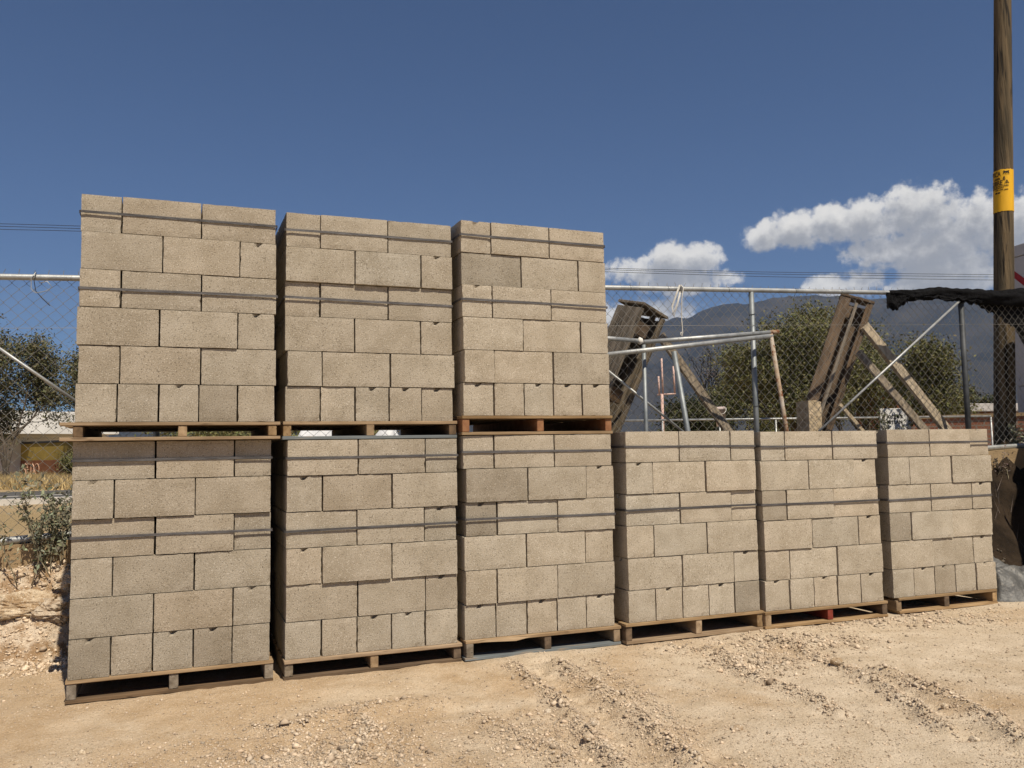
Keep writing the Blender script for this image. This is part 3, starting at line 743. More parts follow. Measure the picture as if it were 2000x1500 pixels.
rp.build('rope', M['rope'], None, True, label='pale knotted rope hanging from the fence top rail', cat='rope')

# ------------------------------------------------------------------ pipe frames standing against the fence
def thing_parts(root):
    inv = Matrix.Translation(-Vector(root.location))
    def add(mb, name, mat, smooth=True, **kw):
        o = mb.build(name, mat, None, smooth, **kw); o.parent = root; o.matrix_parent_inverse = inv; return o
    return add
dA = FD - .13
c = FP(1257, 900, dA)
fa = empty('pipe_barrier', (c.x, c.y, zup(t_of(c))), label='upright galvanised pipe frame with a white daubed joint, standing against the fence', cat='barrier')
add = thing_parts(fa)
j = FP(1257, 668, dA); foot = j.copy(); foot.z = G(j.x, j.y) - .05
add(MB().tube([foot, j - Vector((0, 0, .024))], .018, 12), 'upright', M['galv_post'])
e1 = FP(1520, 648, dA); e0 = FP(1120, 655, dA)
add(MB().tube([e0, FP(1250, 666, dA)], .0185, 12), 'cross_pipe', M['galv'])
add(MB().tube([FP(1258, 668, dA), e1 - (e1 - j) * .07], .0195, 12), 'cross_pipe', M['galv'])
add(MB().tube([e1 - (e1 - j) * .0695, e1], .0205, 12), 'rusty_end', M['rust_pipe'], label='rusty pipe end')
add(MB().tube([e0 - Vector((0, 0, .02)), Vector((e0.x, e0.y, G(e0.x, e0.y) - .05))], .018, 12), 'upright', M['galv_post'])
m = MB(); V0, F0 = ico()
m.add([FP(1250, 665, dA) + Vector(v) * .034 * (1 + .3 * random.uniform(-1, 1)) for v in V0], F0.tolist()); add(m, 'daubed_joint', M['whitepaint'], True, label='white daubed pipe joint')
dB = FD - .22
c = FP(1330, 900, dB)
fb = empty('pipe_barrier', (c.x, c.y, zup(t_of(c)) - .1), label='leaning galvanised pipe frame with one rusty slanted leg, standing against the fence', cat='barrier')
add = thing_parts(fb)
def down(p0, p1, d0, d1=None):
    a = FP(*p0, d0); b = FP(*p1, d1 if d1 is not None else d0); k = 1.0
    while k < 4 and (a + (b - a) * k).z > G((a + (b - a) * k).x, (a + (b - a) * k).y) - .04: k += .02
    return a, a + (b - a) * k
q0, q1 = FP(1120, 700, dB), FP(1508, 656, dB)
add(MB().tube([q0, q1], .0205, 12), 'cross_pipe', M['galv'])
a, b = down((1316, 686), (1343, 840), dB); add(MB().tube([a, b], .023, 12), 'leg', M['galv_post'])
a, b = down((1505, 652), (1536, 840), dB); add(MB().tube([a, b], .0195, 12), 'leg', M['rust_pipe'], label='rusty slanted leg')
a, b = down((1122, 705), (1130, 840), dB); add(MB().tube([a, b], .021, 12), 'leg', M['galv_post'])

# ------------------------------------------------------------------ leaning timber shuttering behind the fence
def local_frame(base, top, face_dir):
    z = (top - base).normalized(); y = (Vector(face_dir) - z * z.dot(Vector(face_dir))).normalized(); x = y.cross(z)
    return Matrix((x, y, z)).transposed().to_4x4(), (top - base).length
def timber_box(base, top, face, w, dep, label, cols, seed, cap=True, brace=()):
    """hollow timber: a wall of planks, two side boards, inner blocks and an end plate; local y looks to `face`"""
    rr = random.Random(seed); Mx, L = local_frame(base, top, face)
    root = empty('timber_form', base, label=label, cat='timber', group='timber forms leaning behind the fence')
    root.rotation_euler = Mx.to_euler()
    n = 5; pw = dep / n
    for i in range(n):                                # weathered planks along the -x side
        th = rr.uniform(.018, .034); tl = L - rr.uniform(0, .05)
        MB().box((-w / 2 - th, -dep + i * pw + .002, 0), (-w / 2, -dep + (i + 1) * pw - .002, tl), .003, .002).build('plank', M[cols[0]], root)
    MB().box((-w / 2 + .002, -.03, 0), (-w / 2 + .035, .0, L - .02), .003, .001).build('edge_board', M[cols[1]], root)
    MB().box((w / 2 - .03, -dep, 0), (w / 2, .002, L - .03), .003, .001).build('side_board', M[cols[1]], root)
    MB().box((-w / 2 + .002, -dep, .02), (w / 2 - .032, -dep + .025, L - .04), .003, .001).build('back_board', M[cols[2]], root)
    if cap: MB().box((-w / 2 - .036, -dep - .01, L), (w / 2 + .006, .006, L + .026), .003, .001).build('end_plate', M[cols[0].replace('_z', '_x')], root)
    for k, q in enumerate(brace): MB().box((-w * .12, -dep + .03, L * q), (w / 2 - .036, -.012, L * q + .13), .004, .002).build('inner_block', M['brown_wood_x'], root)
    return root
def gnd(p): return Vector((p.x, p.y, G(p.x, p.y)))
b0 = P(1168, 880, 7.95); t0 = P(1278, 608, 7.95)
k = (zup(3.9) - t0.z) / (b0.z - t0.z); b0 = t0 + (b0 - t0) * k
timber_box(b0, t0, (.62, -.78, 0), .31, .36, 'leaning hollow timber of weathered grey planks with dark open side', ('timber_z', 'timber_z', 'brown_wood_z'), 3, brace=(.86, .52, .33, .2))
b1 = P(1585, 850, 8.75); t1 = P(1672, 584, 8.75)
k = (.75 - t1.z) / (b1.z - t1.z); b1 = t1 + (b1 - t1) * k
timber_box(b1, t1, (-.25, -.97, 0), .30, .16, 'leaning hollow brown timber with a wide board and two props', ('brown_wood_z', 'brown_wood_z', 'brown_wood_z'), 4, brace=(.9,))
Mx, L = local_frame(b1, t1, (-.25, -.97, 0))
o = MB().box((.05, .012, .1), (.16, .04, L - .02), .003, .002).build('board', M['brown_wood_z'], label='wide brown board leaning along the hollow brown timber', cat='board'); o.location = b1; o.rotation_euler = Mx.to_euler()
o = MB().box((-.03, .012, .2), (.0, .045, L - .05), .003, .002).build('batten', M['grey_wood_z'], label='thin pale batten running up the hollow brown timber', cat='board'); o.location = b1; o.rotation_euler = Mx.to_euler()
def prop(p0, p1, Y0, Y1, w, th, mat, label, up):
    a = P(*p0, Y0); b = P(*p1, Y1); d = (b - a).normalized()
    while b.z > .72: b += d * .05
    m = MB().slab((0, 0, 0), b - a, w, th, up); o = m.build('prop_board', mat, label=label, cat='board', group='props of the leaning timbers'); o.location = a
prop((1688, 636), (1846, 836), 8.72, 8.85, .115, .04, M['pale_wood_z'], 'upper thick prop board braced against the hollow brown timber', (.35, -.9, .3))
prop((1676, 688), (1806, 840), 8.62, 8.70, .095, .03, M['grey_wood_z'], 'lower pale prop board braced against the hollow brown timber', (.35, -.9, .3))
prop((1290, 655), (1425, 846), 7.75, 7.95, .11, .025, M['grey_wood_z'], 'pale prop board braced against the weathered grey timber', (.6, -.75, .3))
prop((1640, 790), (1685, 842), 8.55, 8.6, .05, .02, M['pale_wood_z'], 'short pale board lying low against the brown timber', (.5, -.8, .3))

# ------------------------------------------------------------------ shade cloth over the fence, plastic sheet on the ground
def tarp():
    root_t0 = t_of(FP(1735, 570)); t1 = 10.4
    n, m = 200, 26; V = []
    for i in range(n + 1):
        t = root_t0 + (t1 - root_t0) * i / n; f = min(1, (t - root_t0) / 1.2)
        zc = ztop(t) - .005 - .035 * f * abs(math.sin((t - tB) * 1.25)) + .02 * fbm(t * 3.1, 1.2)
        ry = .035 + .025 * f + .010 * fbm(t * 5, 3); rz = .036 + .030 * f + .014 * fbm(t * 4.2, 8) + .02 * f * sstep(tB, tB + 1, t)
        for k in range(m):
            a = 2 * math.pi * k / m; w = 1 + .40 * fbm(math.cos(a) * 1.6 + t * 2.2, math.sin(a) * 1.6, t * 1.6, 4) + .22 * abs(fbm(math.cos(a) * 5, math.sin(a) * 5, t * 2.2, 3))
            V.append(RP(t, FD + ry * w * math.cos(a), zc + rz * w * math.sin(a)))
    F = [(i * m + k, i * m + (k + 1) % m, (i + 1) * m + (k + 1) % m, (i + 1) * m + k) for i in range(n) for k in range(m)] + [tuple(range(m))[::-1], tuple(n * m + k for k in range(m))]
    root = empty('shade_cloth', RP(root_t0, FD, ztop(root_t0)), label='black shade cloth bundled along the top rail with ragged hanging flaps', cat='shade cloth')
    add = thing_parts(root); add(MB().add(V, F), 'rolled_cloth', M['tarp'])
    def flap(outline_top, outline_bot, d, name='flap'):
        n, m = 60, 14; V = []
        for i in range(n + 1):
            f = i / n; a = Vector(outline_top[0]).lerp(Vector(outline_top[1]), f)
            xs = [q[0] for q in outline_bot]; zb = float(np.interp(f, [q[0] for q in outline_bot], [q[1] for q in outline_bot])) + .03 * fbm(f * 14, a.x, 2)
            for j in range(m + 1):
                g = j / m; z = a.z + (zb - a.z) * g
                V.append(a + RN * (d + .03 * fbm(f * 5, g * 2.5, 3) * (.3 + g)) + Vector((0, 0, z - a.z)))
        nf = len(V); V2 = V + [v + RN * .003 for v in V]
        F = []
        for i in range(n):
            for j in range(m):
                q = (i * (m + 1) + j, (i + 1) * (m + 1) + j, (i + 1) * (m + 1) + j + 1, i * (m + 1) + j + 1)
                F += [q, tuple(w + nf for w in q[::-1])]
        add(MB().add(V2, F), name, M['tarp'])
    def w(px, py): return FP(px, py)
    a, b = w(1727, 572), w(1776, 574); flap((a, b), [(0, w(1728, 600).z), (.35, w(1740, 608).z), (.6, w(1752, 598).z), (1, w(1776, 580).z)], -.03)
    a, b = w(1780, 572), w(1912, 578); flap((a, b), [(0, w(1782, 590).z), (.2, w(1800, 584).z), (.5, w(1846, 588).z), (.8, w(1880, 596).z), (1, w(1912, 592).z)], -.045)
    a, b = w(1905, 583), w(2040, 590); flap((a, b), [(0, w(1910, 588).z), (.15, w(1925, 598).z), (.4, w(1960, 618).z), (.62, w(1985, 640).z), (.72, w(1997, 676).z), (.85, w(2010, 735).z), (1, w(2030, 790).z)], .05)
    a, b = RP(t_of(w(2040, 590)), FD, w(2040, 590).z), RP(10.4, FD, 2.8); flap((a, b), [(0, w(2030, 790).z), (.3, 1.35), (1, 1.2)], .05)
tarp()
# unseen screen added to cast shade on the right bank, running from the fence corner towards the viewer beyond the right edge
def added_screen():
    a = Vector((5.55, 8.75, 0)); b = Vector((5.25, 5.7, 0)); root = empty('added_shade_screen', gnd(a), label='added black cloth screen on posts, out of view, shading the right bank', cat='fence')
    add = thing_parts(root); n, m = 24, 8; V = []
    nrm = (b - a).cross(Vector((0, 0, 1))).normalized()
    for i in range(n + 1):
        p = a.lerp(b, i / n)
        for j in range(m + 1):
            z = .45 + 1.75 * j / m - .10 * abs(math.sin(i / n * math.pi * 2)) * (j / m); V.append(p + nrm * (.05 * fbm(i * .3, j * .4, 2)) + Vector((0, 0, z)))
    nf = len(V); V += [v + nrm * .004 for v in V]; F = []
    for i in range(n):
        for j in range(m):
            q = (i * (m + 1) + j, (i + 1) * (m + 1) + j, (i + 1) * (m + 1) + j + 1, i * (m + 1) + j + 1); F += [q, tuple(w + nf for w in q[::-1])]
    add(MB().add(V, F), 'cloth', M['tarp'])
    for f in (.02, .5, .98):
        p = a.lerp(b, f) + nrm * .08; add(MB().tube([(p.x, p.y, G(p.x, p.y) - .1), (p.x, p.y, 2.25)], .024, 10), 'post', M['galv_post'])
added_screen()
def film():
    n, m = 110, 80; V = []
    for i in range(n + 1):
        for j in range(m + 1):
            u, v = i / n, j / m
            x = 3.66 + 1.35 * u + .06 * fbm(v * 3, 1.1, 2) ; y = 6.53 + .95 * v + .20 * u - .10 * math.sin(u * 2.2)
            g = yard(x)
            ridge = max(0, 1 - abs(v - .45 + .25 * u) * 2.6)
            fold = .15 * abs(fbm(u * 3.6 + 1, v * 3.0 + u, 6, 2)) + .06 * abs(fbm(u * 9 + v * 4, v * 8 - u * 3, 3, 2)) + .02 * abs(fbm(u * 22, v * 22, 8, 2))
            e = sstep(0, .09, v) * sstep(0, .05, u) * (1 - sstep(.95, 1, u))
            h = (.03 + .27 * (1 - sstep(0, .45, u)) * sstep(.10, .75, v) + .10 * ridge + fold) * e
            V.append((x + .03 * fbm(u * 4, v * 4, 9), y + .03 * fbm(u * 4, v * 4, 12), g + .004 + h))
    nf = len(V); V += [(a, b, c - .0025) for a, b, c in V]; F = []
    for i in range(n):
        for j in range(m):
            q = (i * (m + 1) + j, (i + 1) * (m + 1) + j, (i + 1) * (m + 1) + j + 1, i * (m + 1) + j + 1); F += [q, tuple(w + nf for w in q[::-1])]
    link('plastic_sheet', npmesh('plastic_sheet', V, F, True), M['film'], label='crumpled dusty grey plastic sheet heaped on the ground past the last stack', cat='plastic sheet')
film()

# ------------------------------------------------------------------ utility pole with painted warning band
PY = 9.45
pb, pt = P(1962.5, 870, PY), P(1958, 0, PY); pd = (pt - pb) / (pt.z - pb.z)
def pole_c(z): return pb + pd * (z - pb.z)
def pole_r(z): return .112 - .0042 * (z - 1.2)
root = empty('utility_pole', gnd(pole_c(.8)), label='round timber utility pole with a yellow painted warning band', cat='utility pole')
add = thing_parts(root)
zs = np.linspace(G(pole_c(.8).x, pole_c(.8).y) - .2, 9.2, 40); V = []; n = 28
for z in zs:
    for k in range(n):
        a = 2 * math.pi * k / n; r = pole_r(z) * (1 + .018 * fbm(math.cos(a) * 2.2, math.sin(a) * 2.2, z * .35, 3)); c = pole_c(z); V.append((c.x + r * math.cos(a), c.y + r * math.sin(a), z))
F = [(i * n + k, i * n + (k + 1) % n, (i + 1) * n + (k + 1) % n, (i + 1) * n + k) for i in range(len(zs) - 1) for k in range(n)] + [tuple((len(zs) - 1) * n + k for k in range(n))]
add(MB().add(V, F), 'shaft', M['pole'])
zb0, zb1 = P(1960, 416, PY).z, P(1960, 335, PY).z; V = []; n = 64; rows = 10
for i in range(rows + 1):
    for k in range(n):
        a = 2 * math.pi * k / n; z = zb0 + (zb1 - zb0) * i / rows
        if i == rows: z += .012 * fbm(math.cos(a) * 5, math.sin(a) * 5, 2, 3)
        if i == 0: z += .006 * fbm(math.cos(a) * 4, math.sin(a) * 4, 7, 2)
        c = pole_c(z); r = pole_r(z) * (1 + .012 * fbm(math.cos(a) * 2.2, math.sin(a) * 2.2, z * .35, 3)) + .003; V.append((c.x + r * math.cos(a), c.y + r * math.sin(a), z))
F = [(i * n + k, i * n + (k + 1) % n, (i + 1) * n + (k + 1) % n, (i + 1) * n + k) for i in range(rows) for k in range(n)]
band = add(MB().add(V, F), 'warning_band', M['yellow'], label='yellow painted warning band with black lettering')
A0 = math.atan2(-pole_c(4).y, -pole_c(4).x)           # bearing of the side that faces the yard
def wrap(V2, F2, name, mat):
    V = []
    for s, z in V2:
        r = pole_r(z) * 1.012 + .006; c = pole_c(z); a = A0 + s / r; V.append((c.x + r * math.cos(a), c.y + r * math.sin(a), z))
    me = bpy.data.meshes.new(name); me.from_pydata(V, [], F2); me.update(); o = link(name, me, mat); o.parent = band; return o
def text_mesh(s, size, bold=0.0):
    cu = bpy.data.curves.new('lettering', 'FONT'); cu.body = s; cu.size = size; cu.resolution_u = 3; cu.offset = bold
    ob = bpy.data.objects.new('lettering', cu); COL.objects.link(ob)
    me = bpy.data.meshes.new_from_object(ob.evaluated_get(bpy.context.evaluated_depsgraph_get()))
    V = [(v.co.x, v.co.y) for v in me.vertices]; F = [tuple(p.vertices) for p in me.polygons]
    bpy.data.objects.remove(ob); bpy.data.meshes.remove(me); return V, F
H_ = zb1 - zb0
def line(s, right, topf, hf, sx=1.0, bold=.0015):
    """a line of lettering whose right end lies `right` metres round the pole; heights are fractions of the band"""
    size = hf * H_ / .70; V, F = text_mesh(s, size, bold)
    x1 = max(v[0] for v in V); z0 = zb1 - topf * H_ - hf * H_
    wrap([((v[0] - x1) * sx + right, v[1] + z0) for v in V], F, 'lettering', M['ink'])
line('ÓPTICA', -.026, .045, .115, .62, .0015); line('LASER', -.030, .195, .05, .9, .001); line('COBRE', -.009, .262, .105, .72, .0015)
line('INSTALACIONES', .054, .378, .038, 1.0, .0006); line('ENTERRADAS', .003, .425, .036, 1.0, .0006)
for q, (x0_, x1_, f0, f1) in enumerate([(-.085, -.05, .482, .50), (-.042, .0, .482, .50), (.008, .05, .482, .50), (-.09, -.062, .54, .575), (-.055, -.032, .54, .575)]):
    wrap([(x0_ + (x1_ - x0_) * k / 3, zb1 - f * H_) for f in (f0, f1) for k in range(4)], [(k, k + 1, k + 5, k + 4) for k in range(3)], 'worn_print', M['ink'])
line('TELMEX', .068, .118, .020, 1.3, .0)
zq = zb1 - .105 * H_; lw = H_ * .065
wrap([(x * 1.0 + .030, zq + y) for x, y in ((-.034, lw), (.034, lw), (.034, lw * .80), (.022, lw * .80), (.034, 0), (.020, 0), (.006, lw * .55), (.006, 0), (-.006, 0), (-.006, lw * .55), (-.020, 0), (-.034, 0), (-.022, lw * .80), (-.034, lw * .80))],
     [(0, 13, 12, 3, 2, 1), (12, 11, 10, 9), (9, 8, 7, 6, 3, 12), (6, 5, 4, 3)], 'emblem', M['ink'])
def tri(cx, cz, s, th):
    o = [(cx + s * math.cos(a), cz + s * math.sin(a)) for a in (math.pi / 2, math.pi * 7 / 6, math.pi * 11 / 6)]; i = [(cx + (x - cx) * th, cz + (z - cz) * th) for x, z in o]
    wrap(o + i, [(k, (k + 1) % 3, 3 + (k + 1) % 3, 3 + k) for k in range(3)], 'warning_triangle', M['ink'])
    wrap([(cx - .004, cz + s * .55), (cx + .004, cz + s * .55), (cx + .003, cz - s * .4), (cx - .003, cz - s * .4)], [(0, 3, 2, 1)], 'warning_bolt', M['ink'])
tri(.036, zb1 - .318 * H_, .030, .66)
skz = zb1 - .20 * H_
wrap([(.008 + .009 * math.cos(a), skz + .011 * math.sin(a)) for a in np.linspace(0, 5.9, 12)], [tuple(range(12))], 'hazard_mark', M['ink'])
wrap([(-.008, skz - .030), (-.003, skz - .034), (.024, skz - .014), (.019, skz - .010), (.024, skz - .030), (.019, skz - .034), (-.008, skz - .014), (-.003, skz - .010)], [(0, 1, 2, 3), (4, 7, 6, 5)], 'hazard_mark', M['ink'])

# ------------------------------------------------------------------ overhead cables (three) with their far pole behind the row
hub = [P(640, 455, 34), P(640, 462, 34), P(640, 472, 34)]
Lp = [P(-700, 418, 30), P(-700, 424, 30), P(-700, 430, 30)]; Rp = [P(2300, 536, 46), P(2300, 542, 46), P(2300, 556, 46)]
Lm = [(437, 441), (442, 446), (448, 451)]; Rm = [(524, 536.5), (527, 541), (531, 547)]
for i in range(3):
    a = P(-500, Lm[i][0] - 12, 30); b = P(700, 470 + 5 * i, 34); m1 = [P(x, float(np.interp(x, (-500, 0, 150, 700), (Lm[i][0] - 14, Lm[i][0], Lm[i][1], 476 + 6 * i))), 30 + 4 * (x + 500) / 1200) for x in range(-500, 701, 60)]
    m2 = [P(x, float(np.interp(x, (700, 1185, 1500, 1940, 2300), (476 + 6 * i, Rm[i][0], (Rm[i][0] * .4 + Rm[i][1] * .6), Rm[i][1], Rm[i][1] + 2))), 34 + 12 * (x - 700) / 1600) for x in range(760, 2301, 60)]
    MB().tube(m1 + m2, .011, 5).build('overhead_cable', M['cable'], None, True, label='thin dark overhead cable crossing the sky behind the stacks', cat='cable', group='three parallel overhead cables')
pz = P(700, 470, 34)
MB().tube([(pz.x, pz.y + .2, .3), (pz.x, pz.y + .2, pz.z + .15)], [.14, .1], 12).build('cable_pole', M['pole'], None, True, label='slim timber pole hidden behind the stacks that carries the cables', cat='utility pole')

# ------------------------------------------------------------------ vegetation
def leaf_cloud(name, C, size, mat, parent=None, elong=2.2, tint=(.6, 1.25), **kw):
    """C (n,3) leaf centres -> folded lance-shaped leaves (2 triangles each)"""
    C = np.asarray(C); n = len(C)
    d = RNG.normal(size=(n, 3)); d /= np.linalg.norm(d, axis=1, keepdims=True)
    e = np.cross(d, RNG.normal(size=(n, 3))); e /= np.linalg.norm(e, axis=1, keepdims=True) + 1e-9
    nn_ = np.cross(d, e); s = size * RNG.uniform(.6, 1.35, (n, 1)); L = s * elong / 2
    V = np.stack([C - d * L, C + e * s / 2 + nn_ * s * .15, C + d * L, C - e * s / 2 + nn_ * s * .15], 1).reshape(-1, 3)
    q = 4 * np.arange(n)[:, None]; F = np.concatenate([q + [[0, 1, 2]], q + [[0, 2, 3]]], 0)
    me = npmesh(name, V, F)
    t = RNG.uniform(*tint, (n, 1)) * (1 + RNG.uniform(-.1, .1, (n, 3))); t = np.repeat(np.concatenate([t, np.ones((n, 1))], 1), 4, 0).astype(np.float32)
    me.color_attributes.new('tint', 'FLOAT_COLOR', 'POINT').data.foreach_set('color', t.ravel())
    return link(name, me, mat, parent, **kw)
def grow(rr, p, d, L, r, depth, segs, tips, spread=.55, up=.12):
    n = 4; pts = [p.copy()]; q = p.copy(); dd = d.copy()
    for i in range(n):
        dd = (dd + Vector((rr.gauss(0, .12), rr.gauss(0, .12), rr.gauss(0, .08) + up * .3))).normalized(); q = q + dd * (L / n); pts.append(q.copy())
        if depth <= 1: tips.append((q.copy(), depth))
    segs.append((pts, r, r * .55))
    if depth == 0: return
    for k in range(rr.choice((2, 3, 3))):
        a = (dd + Vector((rr.gauss(0, spread), rr.gauss(0, spread), rr.gauss(0, spread * .7) + up))).normalized()
        grow(rr, pts[rr.choice((2, 3, 4, 4))], a, L * rr.uniform(.6, .85), r * .55, depth - 1, segs, tips, spread, up)
def tree(base, h, w, label, leafmat, nleaf, leaf=.07, seed=1, lean=(0, 0), clump=.30, bare=False, name='tree', depth=4, group=None, cat='tree', trunk=.24, squash=1.0):
    """grows limbs, then scales the limb skeleton to width w and height h before leafing it"""
    rr = random.Random(seed); segs = []; tips = []
    for k in range(3 if trunk < .2 else 2):
        grow(rr, Vector((0, 0, 0)), Vector((rr.gauss(0, .35) + lean[0], rr.gauss(0, .35) + lean[1], 1)).normalized(), 1.0, .06, depth, segs, tips)
    T = np.array([t[0] for t in tips]); zmax = np.percentile(T[:, 2], 98); xm = np.percentile(np.abs(T[:, :2]), 96)
    sx = w / 2 / xm; sz = h / zmax
    S_ = lambda v: Vector((v.x * sx, v.y * sx, v.z * sz))
    root = empty(name, base, label=label, cat=cat, group=group)
    m = MB(); tw = MB()
    for pts_, r0, r1 in segs:
        (m if r0 > .012 else tw).tube([S_(p) for p in pts_], list(np.linspace(r0, r1, len(pts_)) * h * .42 * (trunk / .24)), 6 if r0 > .02 else 4, False)
    m.build('trunk', M['bark'], root, True)
    if tw.v: tw.build('branches', M['leaf_dry'] if bare else M['bark'], root, True, kind='stuff')
    C = T * [sx, sx, sz]
    per = max(1, nleaf // len(C)); cs = clump
    k = RNG.uniform(.2, 2.2, len(C)); cnt = np.maximum(0, (per * k * (RNG.random(len(C)) > .25))).astype(int)
    P_ = np.repeat(C, cnt, 0); P_ = P_ + RNG.normal(0, cs, P_.shape) * [1, 1, .7]
    P_ = P_[P_[:, 2] > .06 * h]
    if len(P_): leaf_cloud('crown', P_, leaf, leafmat, root)
    return root
FG = .5
def at_ground(px, Y): p = P(px, 880, Y); return Vector((p.x, p.y, G(p.x, p.y, False)))
def tree_px(px, ytop, Y, wpx, *a, **k):
    b = at_ground(px, Y); return tree(b, P(px, ytop, Y).z - b.z, wpx / FPX * Y, *a, **k)
tree_px(10, 640, 26, 215, 'dark thorny tree beside the white wall across the road', M['leaf_mid'], 28000, .045, 3, clump=.24, trunk=.12, group='trees beyond the road')
tree_px(185, 672, 28, 150, 'loose olive tree partly hidden behind the stacked blocks', M['leaf_mid'], 12000, .045, 9, clump=.20, group='trees beyond the road')
tree_px(1565, 636, 21, 215, 'broad olive green tree behind the single-height stacks', M['leaf_olive'], 60000, .036, 5, clump=.26, trunk=.18, group='trees behind the fence')
tree_px(1705, 622, 26, 130, 'thin open-crowned tree behind the leaning brown timber', M['leaf_olive'], 16000, .04, 12, clump=.28, group='trees behind the fence')
tree_px(1668, 705, 24, 150, 'leafy olive shrub filling the gap behind the leaning brown timber', M['leaf_olive'], 26000, .036, 83, name='bush', clump=.2, depth=3, trunk=.12, cat='bush')
tree_px(1818, 684, 20, 110, 'rounded green tree beside the brick wall and white-roofed house', M['leaf_olive'], 32000, .034, 21, clump=.22, trunk=.18, group='trees behind the fence')
tree_px(1395, 682, 30, 150, 'bare grey leafless tree in front of the mountains', M['leaf_dry'], 2500, .03, 31, bare=True, depth=5, group='trees behind the fence')
tree_px(1370, 790, 17, 120, 'dense dark green bush below the bare grey tree', M['leaf_dark'], 26000, .032, 41, name='bush', clump=.14, depth=3, trunk=.12, cat='bush')
tree_px(1470, 722, 24, 150, 'low olive bush between the dark bush and the broad olive tree', M['leaf_olive'], 30000, .036, 43, name='bush', clump=.18, depth=3, trunk=.12, cat='bush')
tree_px(1912, 766, 60, 80, 'small distant dark tree above the white-roofed house', M['leaf_dark'], 5000, .10, 47, clump=.3, depth=3)
tree_px(560, 806, 32, 360, 'wide low green bush glimpsed through the gaps of the raised pallets', M['leaf_olive'], 12000, .06, 53, name='bush', clump=.3, depth=3, cat='bush', trunk=.12)
tree_px(138, 890, 24, 50, 'scrubby bush against the painted graffiti wall', M['leaf_olive'], 6000, .03, 57, name='bush', clump=.12, depth=3, cat='bush', trunk=.1)

def weed(base, h, nst, seed, label, leafmat, name='weed', spread=.35, leaf=.016, dens=34):
    rr = random.Random(seed); root = empty(name, base, label=label, cat='weed', group='weeds along the fence'); m = MB(); C = []
    def stem(p, d, L, r, lev):
        pts_ = [p.copy()]; q = p.copy()
        for i in range(7):
            d = (d + Vector((rr.gauss(0, .10), rr.gauss(0, .10), .06))).normalized(); q = q + d * (L / 7); pts_.append(q.copy())
            if i > 1 or lev:
                for _ in range(int(dens * L / 7 * (2.2 if lev else 1.2)) + 1): C.append(q + Vector((rr.gauss(0, .02), rr.gauss(0, .02), rr.gauss(0, .02))))
            if lev == 0 and i > 0 and rr.random() < .85: stem(q, (d + Vector((rr.gauss(0, .8), rr.gauss(0, .8), .1))).normalized(), L * rr.uniform(.2, .42), r * .5, 1)
        m.tube(pts_, list(np.linspace(r, r * .3, len(pts_)) * .7), 5)
    for k in range(nst): stem(Vector((rr.gauss(0, .05), rr.gauss(0, .05), -.02)), Vector((rr.gauss(0, spread), rr.gauss(0, spread * .6), 1)).normalized(), h * rr.uniform(.6, 1.05), .006, 0)
    m.build('stems', M['stem'], root, True)
    leaf_cloud('leaves', [tuple(c) for c in C], leaf, leafmat, root, 2.4, (.55, 1.35))
def on_bank(px, d): p = FP(px, 1090, d); return Vector((p.x, p.y, G(p.x, p.y)))
weed(on_bank(74, FD - .17), .52, 6, 3, 'spiky grey-green weed in front of the fence footing', M['leaf_grey'], spread=.42)
weed(on_bank(104, FD - .14), .74, 6, 5, 'tall leggy grey-green weed growing beside the stacked blocks', M['leaf_grey'], spread=.22)
weed(on_bank(128, FD + .25), .72, 4, 8, 'pale weed behind the fence next to the stacked blocks', M['leaf_grey'], spread=.2)
def on_r(px, py, d): p = FP(px, py, d); return Vector((p.x, p.y, G(p.x, p.y)))
weed(on_r(1990, 930, FD + .2), .42, 6, 11, 'pale flowering weed at the foot of the utility pole', M['leaf_grey'], spread=.3, leaf=.02)
weed(on_r(1962, 930, FD - .15), .30, 6, 13, 'dead brown stalks on the dark soil bank', M['leaf_dry'], spread=.5, leaf=.012, dens=14)
def grass(name, n, region, h, mat, label, w=.012):
    C = np.array([region() for _ in range(n)]); hh = h * RNG.uniform(.5, 1.3, n); a = RNG.uniform(0, 2 * np.pi, n); ln = RNG.normal(0, .35, (n, 2)) * hh[:, None]
    wv = np.stack([np.cos(a) * w / 2, np.sin(a) * w / 2, np.zeros(n)], 1); top = C + np.concatenate([ln, hh[:, None]], 1)
    V = np.stack([C - wv, C + wv, top], 1).reshape(-1, 3); F = np.arange(3 * n).reshape(n, 3)
    me = npmesh(name, V, F); t = np.repeat(np.concatenate([RNG.uniform(.6, 1.3, (n, 1)) * np.ones((1, 3)), np.ones((n, 1))], 1), 3, 0).astype(np.float32)
    me.color_attributes.new('tint', 'FLOAT_COLOR', 'POINT').data.foreach_set('color', t.ravel()); link(name, me, mat, kind='stuff', label=label)
def rg():
    p = onz(random.uniform(-80, 180), random.uniform(936, 957), .5); return (p.x, p.y, .5)
grass('dry_grass', 9000, rg, .30, M['straw'], 'strip of golden dry grass along the far side of the road', .03)
def rg2():
    p = RP(random.uniform(-1.2, .3), random.gauss(FD - .05, .10)); return (p.x, p.y, G(p.x, p.y, False) - .01)
grass('dead_grass', 260, rg2, .14, M['straw'], 'sparse dead grass stalks along the fence footing', .004)
def rg3():
    p = RP(random.uniform(5.6, 8), random.gauss(1.45, .12)); return (p.x, p.y, G(p.x, p.y, False) - .01)
grass('dead_roots', 500, rg3, .16, M['leaf_dry'], 'dead roots and stalks hanging on the dark soil bank', .006)

